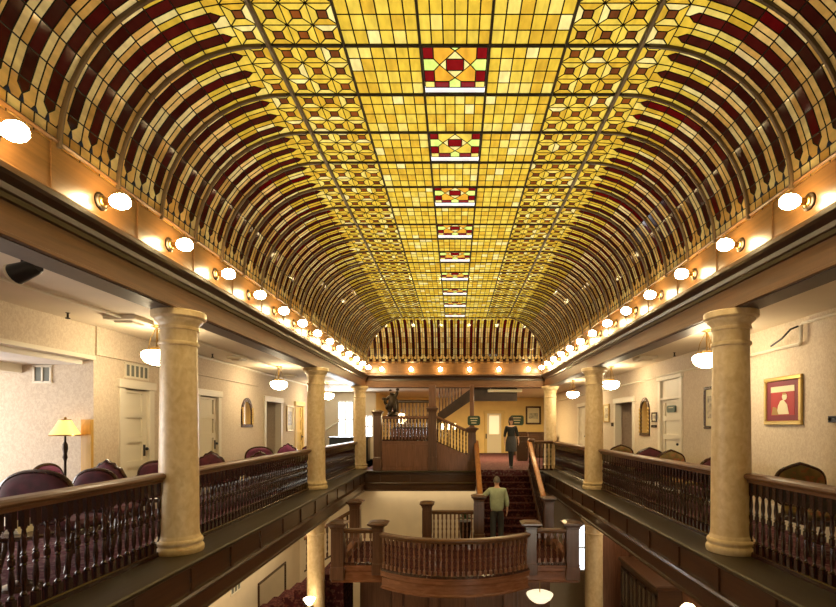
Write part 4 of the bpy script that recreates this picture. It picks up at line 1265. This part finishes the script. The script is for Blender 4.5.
def cabinet(label, x0, x1, y0, y1, h, n, z0=0.0):
    t = thing('wood_cabinet', label, 'cabinet', ((x0 + x1) / 2, (y0 + y1) / 2, z0)); w, d = (x1 - x0) / 2, (y1 - y0) / 2
    b = MB(); b.box(-w, w, -d, d, 0.06, h - 0.04); b.box(-w + .03, w - .03, -d + .03, d, 0, 0.06); b.build('body', 'fascia', t)
    b = MB(); b.bev(-w - .03, w + .03, -d - .03, d, h - 0.04, h, 0.01); b.build('top', 'fascia', t)
    for k in range(n):
        a = -w + 2 * w * k / n + .02; c = -w + 2 * w * (k + 1) / n - .02; q = MB(); q.bev(a, c, -d - .02, -d, 0.1, h - 0.08, 0.006); q.bev(a + .06, c - .06, -d - .03, -d - .018, 0.2, h - .2, 0.006); D = q.build('door', 'fascia', t)
        q = MB(); q.sphere((c - .04, -d - .03, h * .55), .015); q.build('knob', 'brass', D)


cabinet('dark red-brown wooden cabinet behind the standing woman on the back wall', 2.65, 3.55, 23.6, 24.1, 1.12, 2)
cabinet('dark wooden cabinet behind the far right column', 3.25, 4.3, 21.6, 22.1, 1.14, 2)
cabinet('low wooden cabinet between woman and stair rail on the back gallery', 2.5, 2.95, 19.8, 20.2, 0.98, 1)
# left far: black counter, white wall rail
t = thing('black_counter', 'low black counter under the bright far left windows', 'counter', (-4.35, 20.0, 0)); b = MB(); b.box(-0.72, 0.85, -0.25, 0.25, 0.0, 0.92); b.build('body', 'black', t)
b = MB(); b.bev(-0.76, 0.89, -0.29, 0.29, 0.92, 0.97, 0.01); b.build('top', 'black', t)
b = MB(); b.tube([(-5.75, 20.93, 1.08), (-4.95, 20.93, 1.62)], 0.035, 8); b.build('wall_handrail', 'white'); tag(bpy.data.objects['wall_handrail'], 'white sloping handrail on the far left stair wall', 'handrail')
# lobby right: glazed bookcase, wood return, lamps
t = thing('glazed_bookcase', 'tall dark bookcase with glazed doors below the right gallery', 'bookcase', (4.3, 11.0, LOB))
b = MB(); b.box(-0.2, 0.29, -1.1, 1.1, 0, 2.9); b.bev(-0.26, 0.29, -1.15, 1.15, 2.9, 3.0, 0.02); b.build('carcass', 'fascia', t)
for k in range(4):
    y = -1.06 + 0.53 * k; q = MB()
    for z in (0.3, 1.1, 1.9, 2.75): q.box(-0.23, -0.2, y + .02, y + .51, z - .03, z + .03)
    for yy in (y + .02, y + .25, y + .47): q.box(-0.23, -0.2, yy, yy + .04, 0.3, 2.78)
    D = q.build('glazed_door', 'dark', t); q = MB(); q.box(-0.212, -0.205, y + .05, y + .48, 0.33, 2.75); q.build('door_glass', plain('dark_reflective_glass', (0.12, 0.09, 0.06), 0.06, 0.0, 1.0), D)
t = thing('desk_lamp', 'small lit lamp at the lower right edge below the gallery', 'lamp', (4.1, 8.6, LOB))
b = MB(); b.lathe([(0.16, 0), (0.16, .03), (0.025, .06), (0.02, 2.9)], 12); b.build('stand', 'brass', t); b = MB(); b.lathe([(0.06, 2.9), (0.12, 2.95), (0.14, 3.03), (0.08, 3.1), (0, 3.12)], 14); b.build('globe', emis('glowing_lamp_globe', (1, .75, .4), 10), t)
b = MB(); b.box(3.75, 4.55, 14.0, 14.2, LOB, -0.64); struct('wall_lobby_return', b, 'panel')
t = thing('wood_cupboard', 'tall plain wood cupboard beyond the right lobby column', 'cupboard', (4.15, 13.3, LOB)); b = MB(); b.box(-.35, .4, -.5, .5, 0, 3.4); b.bev(-.4, .4, -.55, .55, 3.4, 3.5, .015); b.build('body', 'panel', t); b = MB(); b.bev(-.37, -.35, -.45, -.02, .2, 3.2, .008); b.bev(-.37, -.35, .02, .45, .2, 3.2, .008); b.build('door', 'panel', t)
t = thing('flush_light', 'small amber flush ceiling light by the right lobby column', 'lamp', (3.75, 11.7, -0.64)); b = MB(); b.lathe([(0.16, 0), (0.16, -.03), (.12, -.1), (0, -.12)], 18); b.build('glass', emis('amber_flush_glass', (1, .68, .3), 2.2), t)
b = MB(); b.lathe([(0.175, 0.0), (0.175, -.02), (0.16, -.025)], 18); b.build('ring', 'brass', t)

# ------------------------------------------------------------------ furniture on the galleries
def pillow(b, out, y0, th, c, sc=1.0):
    """padded panel in x-z from outline, bulging both ways from y0"""
    n = len(out); rings = [(1.0, 0.0), (0.97, .55), (0.88, .85), (0.65, 1.0), (0.3, 1.0)]
    for sg in (-1, 1):
        base = len(b.v)
        for s, d in rings: b.v += [(c[0] + (x - c[0]) * s, y0 + sg * d * th, c[1] + (z - c[1]) * s) for x, z in out]
        b.v.append((c[0], y0 + sg * th * .97, c[1]))
        for r in range(len(rings) - 1):
            for k in range(n): q = (k + 1) % n; b.face((base + r * n + k, base + r * n + q, base + (r + 1) * n + q, base + (r + 1) * n + k), 0, True)
        r = len(rings) - 1
        for k in range(n): b.face((base + r * n + k, base + r * n + (k + 1) % n, base + len(rings) * n), 0, True)


def back_outline(style, w, z0, z1, n=44):
    h = z1 - z0; cz = (z0 + z1) / 2; p = []
    for k in range(n):
        a = 2 * PI * k / n; ca, sa = math.cos(a), math.sin(a)
        if style == 'oval': e = 0.85
        elif style == 'crest': e = 0.8
        else: e = 0.62
        x = w / 2 * math.copysign(abs(ca) ** e, ca); z = cz + h / 2 * math.copysign(abs(sa) ** e, sa)
        if style == 'camel' and sa > 0: z += 0.045 * math.exp(-(x / (w * .17)) ** 2) - 0.02
        if style == 'crest' and sa > 0: z += 0.07 * math.exp(-(x / (w * .2)) ** 2) + 0.012 * math.cos(x * 60 / w * .6)
        p.append((x, z))
    return p


def chair(label, loc, rz, w, top, style, fabric, group, depth=0.56, name='parlour_armchair', cat='chair'):
    """front faces -y in local space; back at +y"""
    t = thing(name, label, cat, loc, rz, group); d = depth / 2; zs = 0.43
    b = MB(); b.bev(-w / 2 + .02, w / 2 - .02, -d, d - .04, zs - .10, zs - .03, .015); b.build('seat_frame', 'chairwood', t)
    b = MB(); b.bev(-w / 2 + .03, w / 2 - .03, -d + .01, d - .06, zs - .03, zs + .06, .035); b.build('seat', fabric, t)
    out = back_outline(style, w * .94, zs + .05, top - .02); cz = (zs + top) / 2
    b = MB(); pillow(b, out, d - .02, .055, (0, cz)); bk = b.build('backrest', fabric, t)
    if style == 'oval':
        q0 = None
        for i in range(-2, 3):
            for j in range(3):
                x = i * w * .15 + (j % 2) * w * .07; z = cz - .1 + j * .13
                if abs(x) > w * .36: continue
                if q0 is None: q0 = MB().sphere((0, 0, 0), .012, .008, .012, 8, 5).build('button', fabric, bk); q = q0
                else: q = q0.copy(); COL.objects.link(q); q.parent = bk
                q.location = (x, d - .075, z)
    b = MB(); pts = [(x * 1.02, d - .02, cz + (z - cz) * 1.03) for x, z in out]; b.tube(pts + [pts[0]], .024, 8, cap=False)
    if style == 'crest':
        for k in range(-4, 5): b.sphere((k * w * .055, d - .02, top + .03 - abs(k) * .014), .032, .025, .03 if k % 2 else .042, 8, 6)
    b.build('back_frame', 'chairwood', t)
    for s in (-1, 1):
        b = MB(); b.tube([(s * w * .47, d - .04, zs + .26), (s * w * .52, 0, zs + .25), (s * w * .52, -d * .6, zs + .22), (s * w * .50, -d * .75, zs + .1), (s * w * .46, -d * .7, zs - .04)], [.02, .022, .026, .02, .02]); b.build('arm', 'chairwood', t)
        b = MB(); b.tube([(s * (w / 2 - .05), -d + .04, zs - .06), (s * (w / 2 - .03), -d + .0, zs - .2), (s * (w / 2 - .05), -d + .03, .1), (s * (w / 2 - .04), -d + .0, 0)], [.032, .03, .018, .024]); b.build('leg', 'chairwood', t)
        b = MB(); b.tube([(s * (w / 2 - .05), d - .06, zs - .06), (s * (w / 2 - .05), d - .03, .2), (s * (w / 2 - .05), d + .04, 0)], [.028, .024, .022]); b.build('leg', 'chairwood', t)
    return t


RG, LG = 'tapestry armchairs along the right gallery', 'velvet seats along the left gallery'
chair('tapestry armchair below the red poster on the right gallery', (4.16, 5.65, 0), 0.0, .62, .97, 'camel', 'tapestry', RG)
chair('dark armchair half hidden behind the nearest right column', (3.85, 7.45, 0), PI, .54, .98, 'camel', 'velvet', RG)
chair('tapestry armchair in front of the transom door on the right gallery', (4.0, 8.75, 0), 0.12, .56, .97, 'camel', 'tapestry', RG)
chair('dark armchair between two tapestry chairs on the right gallery', (3.85, 9.95, 0), PI, .58, .98, 'camel', 'velvet', RG)
chair('tapestry armchair by the second right column, before the open doorway', (3.92, 11.3, 0), 0, .58, .96, 'camel', 'tapestry', RG)
chair('large oval-backed burgundy settee at far left beside the floor lamp', (-4.13, 5.1, 0), PI, .76, 1.0, 'oval', 'velvet', LG, name='velvet_settee', cat='settee')
chair('low rounded burgundy chair right of the oval settee', (-4.12, 5.85, 0), PI + .1, .50, .95, 'oval', 'velvet', LG)
chair('burgundy armchair with carved crest rail before the panelled door', (-4.5, 6.6, 0), PI, .50, .92, 'crest', 'velvet', LG)
chair('plum velvet chair just behind the oval settee by the lamp', (-5.0, 6.25, 0), 1.35, .42, .95, 'oval', 'purple', LG)
chair('burgundy chair with rounded back close to the nearest left column', (-4.45, 7.3, 0), .5, .5, .9, 'oval', 'velvet', LG)
chair('burgundy chair with peaked crest rail just past the nearest left column', (-4.35, 9.0, 0), PI, .54, .90, 'crest', 'velvet', LG)
chair('round plum velvet tub chair below the arched mirror', (-4.38, 11.0, 0), .4, .62, .95, 'oval', 'purple', LG)
chair('small dark crested chair before the plum tub chair', (-3.95, 10.2, 0), PI, .5, .84, 'crest', 'velvet', LG)
chair('plum velvet chair with crested back before the left doorway', (-4.32, 12.2, 0), -.3, .62, .90, 'crest', 'purple', LG)
chair('pale plum chair back farthest along the left gallery', (-4.1, 13.6, 0), 0, .5, .86, 'oval', 'purple', LG)
# floor lamp
t = thing('floor_lamp', 'lit floor lamp with bell shade in front of the pale alcove wall', 'lamp', (-5.41, 6.8, 0))
b = MB(); b.lathe([(.15, 0), (.15, .025), (.06, .05), (.03, .09), (.016, .12), (.016, .95), (.03, 1.0), (.022, 1.05), (.035, 1.12), (.03, 1.18), (.014, 1.22), (.012, 1.36)], 16); b.build('stand', 'bronze', t)
b = MB(); b.lathe([(.182, 1.31), (.155, 1.36), (.115, 1.43), (.085, 1.49), (.072, 1.52)], 24); s = b.build('lamp_shade', 'shade', t)
b = MB(); b.lathe([(.186, 1.30), (.188, 1.305), (.182, 1.318)], 24); b.build('shade_trim', 'brass', s); b = MB(); b.lathe([(.073, 1.515), (.075, 1.525), (.068, 1.528)], 24); b.build('shade_trim', 'brass', s)
b = MB(); b.sphere((0, 0, 1.545), .018); b.build('finial', 'brass', t)
# low table with a white card
t = thing('side_table', 'small dark side table behind the near left balustrade', 'table', (-3.85, 4.35, 0)); b = MB(); b.lathe([(.26, .46), (.27, .47), (.27, .49), (.26, .5)], 24); b.build('tabletop', 'chairwood', t)
b = MB(); b.lathe([(.16, 0), (.15, .03), (.03, .08), (.035, .2), (.025, .46)], 14); b.build('pedestal', 'chairwood', t)
o = MB().prism([(-.07, 0), (.07, 0), (0, .11)], lambda y, z: (-.1, y, z), lambda y, z: (.1, y, z)).build('tent_card', plain('white_card', (.85, .82, .74), .7)); o.location = (-3.85, 4.35, .502); o.rotation_euler = (0, 0, PI / 2)
tag(o, 'white folded card on the side table behind the near left balusters', 'card')
# plant pot by the stair newel
t = thing('potted_plant', 'small dark green plant beside the stair-foot newel', 'plant', (0.28, 13.4, ZL)); b = MB(); b.lathe([(.12, 0), (.15, .25), (.16, .5), (.17, .52), (.15, .52)], 16); b.build('pot', 'bronze', t)
b = MB()
for k in range(46):
    a = random.random() * 6.28; e = random.uniform(.1, 1.3); L = random.uniform(.16, .32); d = Vector((math.cos(a) * math.cos(e), math.sin(a) * math.cos(e), math.sin(e))); sd = Vector((-math.sin(a), math.cos(a), 0)) * .035; c0 = Vector((0, 0, .55))
    b.add([c0 + d * .05, c0 + d * L * .6 + sd, c0 + d * L + Vector((0, 0, -.03)), c0 + d * L * .6 - sd], [(0, 1, 2, 3)])
b.build('leaves', plain('dark_leaf', (.02, .06, .02), .5), t, fix=False)
b = MB(); b.box(0.0, 0.56, 13.3, 13.65, LOB, ZL); struct('wall_plantledge', b, 'panel')

# ------------------------------------------------------------------ people
def hand(V, E, R, wrist, d, side, up):
    """palm and five fingers continuing from a wrist vertex; d down the hand, side across it, up = thumb side normal"""
    d = Vector(d).normalized(); sd = Vector(side).normalized(); w = Vector(V[wrist]); n = len(V)
    palm = n; V.append(w + d * .055); R.append((.034, .018)); E.append((wrist, palm))
    for k, (o, L) in enumerate(((-.028, .065), (-.010, .078), (.010, .074), (.027, .058))):
        a = len(V); cu = Vector(up) * .018
        V += [w + d * .095 + sd * o, w + d * (.095 + L * .55) + sd * o + cu * .5, w + d * (.095 + L) + sd * o + cu * 1.5]; R += [.0105, .0095, .0085]; E += [(palm, a), (a, a + 1), (a + 1, a + 2)]
    a = len(V); V += [w + d * .045 - sd * .042 + Vector(up) * .01, w + d * .085 - sd * .055 + Vector(up) * .02]; R += [.012, .010]; E += [(palm, a), (a, a + 1)]


def head_parts(t, c, face, hair_mat, long=False, bald=False):
    """eyes, brows, mouth and hair around a head centred at c, looking along face (+1: -y, -1: +y)"""
    c = Vector(c); f = -face
    b = MB()
    for s in (-1, 1): b.sphere(c + Vector((s * .032, f * .088, .01)), .011, .006, .008, 8, 6)
    b.build('eye', 'black', t)
    b = MB(); b.sphere(c + Vector((0, f * .092, -.058)), .022, .007, .008, 10, 6); b.build('lips', plain('lip', (.45, .16, .13), .5), t)
    b = MB(); n, m = 18, 12; vs = []
    for j in range(m + 1):
        th = PI * j / m
        for i in range(n):
            a = 2 * PI * i / n; x = .089 * math.sin(th) * math.cos(a); y = .108 * math.sin(th) * math.sin(a); z = .125 * math.cos(th)
            fr = y * f
            if fr > 0.035 and z < .055: k = .80
            elif z < -.055 and not long: k = .70
            else: k = 1.0 + .03 * math.sin(a * 5 + j)
            if long and z < 0 and fr < .03: x *= 1.12; z *= 1.9
            vs.append(c + Vector((x * k, y * k, z * (k if z > 0 or not long else 1) + .012)))
    fs = [(j * n + i, j * n + (i + 1) % n, (j + 1) * n + (i + 1) % n, (j + 1) * n + i) for j in range(m) for i in range(n)]
    b.add(vs, fs, 0, True); b.build('hair', hair_mat, t)


def head_chain(V, E, R, neck, c, f):
    """neck vertex index -> skull, jaw, nose, ears as part of the body surface"""
    c = Vector(c); a = len(V)
    V += [c + Vector((0, f * .012, -.085)), c + Vector((0, f * .004, -.02)), c + Vector((0, 0, .055)), c + Vector((0, 0, .095))]
    R += [(.058, .062), (.076, .088), (.074, .09), (.045, .055)]; E += [(neck, a), (a, a + 1), (a + 1, a + 2), (a + 2, a + 3)]


# man seen from behind, at the stair foot, left hand on the newel
man = thing('person', 'man seen from behind in a pale green shirt and dark trousers, hand on newel', 'person', (1.10, 12.86, ZL + 0.002))
V = [Vector(p) for p in [(0, 0, .96), (0, 0, 1.12), (0, .01, 1.30), (0, .01, 1.45), (0, .02, 1.53),
     (-.09, 0, .90), (-.10, .05, .50), (-.10, -.02, .09), (.09, 0, .90), (.11, .03, .50), (.10, -.06, .10),
     (-.18, .01, 1.43), (-.34, .06, 1.28), (-.43, .12, 1.22), (.19, .01, 1.43), (.26, -.02, 1.16), (.27, .03, .92),
     (-.10, .06, .035), (-.11, .17, .025), (.10, .02, .035), (.11, .13, .025)]]
E = [(0, 1), (1, 2), (2, 3), (3, 4), (0, 5), (5, 6), (6, 7), (0, 8), (8, 9), (9, 10), (3, 11), (11, 12), (12, 13), (3, 14), (14, 15), (15, 16), (7, 17), (17, 18), (10, 19), (19, 20)]
R = [(.10, .07), (.11, .08), (.14, .095), (.10, .075), .055, .085, .058, .042, .085, .058, .042, .06, .045, .032, .06, .045, .032, .04, .035, .04, .035]
bodyV = list(V); bodyE = list(E); bodyR = list(R)
hand(bodyV, bodyE, bodyR, 13, (-.35, .5, -.45), (.5, .5, .1), (0, 0, -1)); hand(bodyV, bodyE, bodyR, 16, (0.0, .08, -1), (0, 1, 0), (-1, 0, 0)); head_chain(bodyV, bodyE, bodyR, 4, (0, .03, 1.66), 1)
skin('body', bodyV, bodyE, bodyR, 'skin', man, 2)
head_parts(man, (0, .03, 1.665), -1, plain('grey_hair', (.14, .12, .10), .7))
sv = [Vector((0, 0, .83))] + V[1:4] + [V[11], V[12], V[13], V[14], V[15], Vector((.27, .02, .99)), Vector((0, .015, 1.50))]
skin('shirt', sv, [(0, 1), (1, 2), (2, 3), (3, 4), (4, 5), (5, 6), (3, 7), (7, 8), (8, 9), (3, 10)], [(.205, .165), (.195, .155), (.21, .155), (.145, .115), .085, .066, .05, .082, .066, .052, .066], plain('pale_green_cotton', (.40, .47, .33), .8, noise=.08, nscale=12), man, 2)
tv = [Vector((0, 0, 1.0)), V[0] - Vector((0, 0, .06)), V[5], V[6], Vector((-.10, -.02, .07)), V[8], V[9], Vector((.10, -.06, .08))]
skin('trousers', tv, [(0, 1), (1, 2), (2, 3), (3, 4), (1, 5), (5, 6), (6, 7)], [(.175, .135), (.175, .135), .11, .085, .07, .11, .085, .07], plain('charcoal_trousers', (.035, .035, .032), .8), man, 2)
b = MB()
for s, y in ((-1, .06), (1, .02)): b.sphere((s * .105, y + .03, .035), .05, .145, .045, 12, 8)
b.build('shoe', 'black', man)
# woman facing the camera at the stair head
wom = thing('person', 'woman in dark top and grey skirt standing at the head of the stair', 'person', (1.89, 16.5, 0.002))
V = [Vector(p) for p in [(0, 0, .96), (0, 0, 1.10), (0, 0, 1.26), (0, .01, 1.40), (0, .0, 1.47),
     (-.08, 0, .90), (-.05, -.04, .50), (-.03, -.02, .09), (.08, 0, .90), (.03, -.10, .50), (.0, -.16, .10),
     (-.15, .01, 1.37), (-.21, .03, 1.12), (-.22, -.02, .92), (.15, .01, 1.37), (.22, .03, 1.12), (.25, -.03, .93),
     (-.03, -.08, .04), (-.03, -.15, .02), (.0, -.22, .04), (.0, -.29, .02)]]
R = [(.12, .085), (.095, .07), (.11, .08), (.08, .06), .045, .08, .05, .035, .08, .05, .035, .048, .036, .026, .048, .036, .026, .032, .028, .032, .028]
bodyV = list(V); bodyE = list(E); bodyR = list(R)
hand(bodyV, bodyE, bodyR, 13, (0, -.05, -1), (0, 1, 0), (1, 0, 0)); hand(bodyV, bodyE, bodyR, 16, (.05, -.08, -1), (0, 1, 0), (-1, 0, 0)); head_chain(bodyV, bodyE, bodyR, 4, (0, -.01, 1.59), -1)
skin('body', bodyV, bodyE, bodyR, 'skin', wom, 2)
b = MB(); b.sphere((0, -.105, 1.575), .013, .018, .02, 8, 6); b.build('nose', 'skin', wom)
head_parts(wom, (0, -.01, 1.60), 1, plain('dark_brown_hair', (.03, .015, .01), .5), True)
sv = [Vector((0, 0, .93))] + V[1:4] + [V[11], V[12], Vector((-.22, 0, 1.03)), V[14], V[15], Vector((.235, .0, 1.04)), Vector((0, .01, 1.43))]
skin('top', sv, [(0, 1), (1, 2), (2, 3), (3, 4), (4, 5), (5, 6), (3, 7), (7, 8), (8, 9), (3, 10)], [(.155, .115), (.125, .10), (.148, .112), (.11, .09), .065, .053, .045, .065, .053, .045, .06], plain('black_knit', (.012, .014, .016), .8), wom, 2)
b = MB(); el = Matrix.Diagonal((1, .76, 1, 1)); b.lathe([(.135, 1.07), (.15, 1.02), (.172, .95), (.185, .85), (.19, .72), (.195, .56), (.185, .56), (.17, .7)], 28, mat=el); b.build('skirt', plain('grey_wool', (.055, .055, .065), .9, noise=.15, nscale=30), wom)
tv = [Vector((0, 0, .86)), V[5] - Vector((0, 0, .05)), V[6], V[7], V[17], V[8] - Vector((0, 0, .05)), V[9], V[10], V[19]]
skin('tights', tv, [(0, 1), (1, 2), (2, 3), (3, 4), (0, 5), (5, 6), (6, 7), (7, 8)], [.09, .09, .056, .040, .036, .09, .056, .040, .036], plain('black_tights', (.012, .011, .012), .7), wom, 2)
b = MB()
for x, y in ((-.03, -.07), (0, -.21)): b.sphere((x, y - .03, .035), .042, .125, .036, 12, 8)
b.build('shoe', 'black', wom)
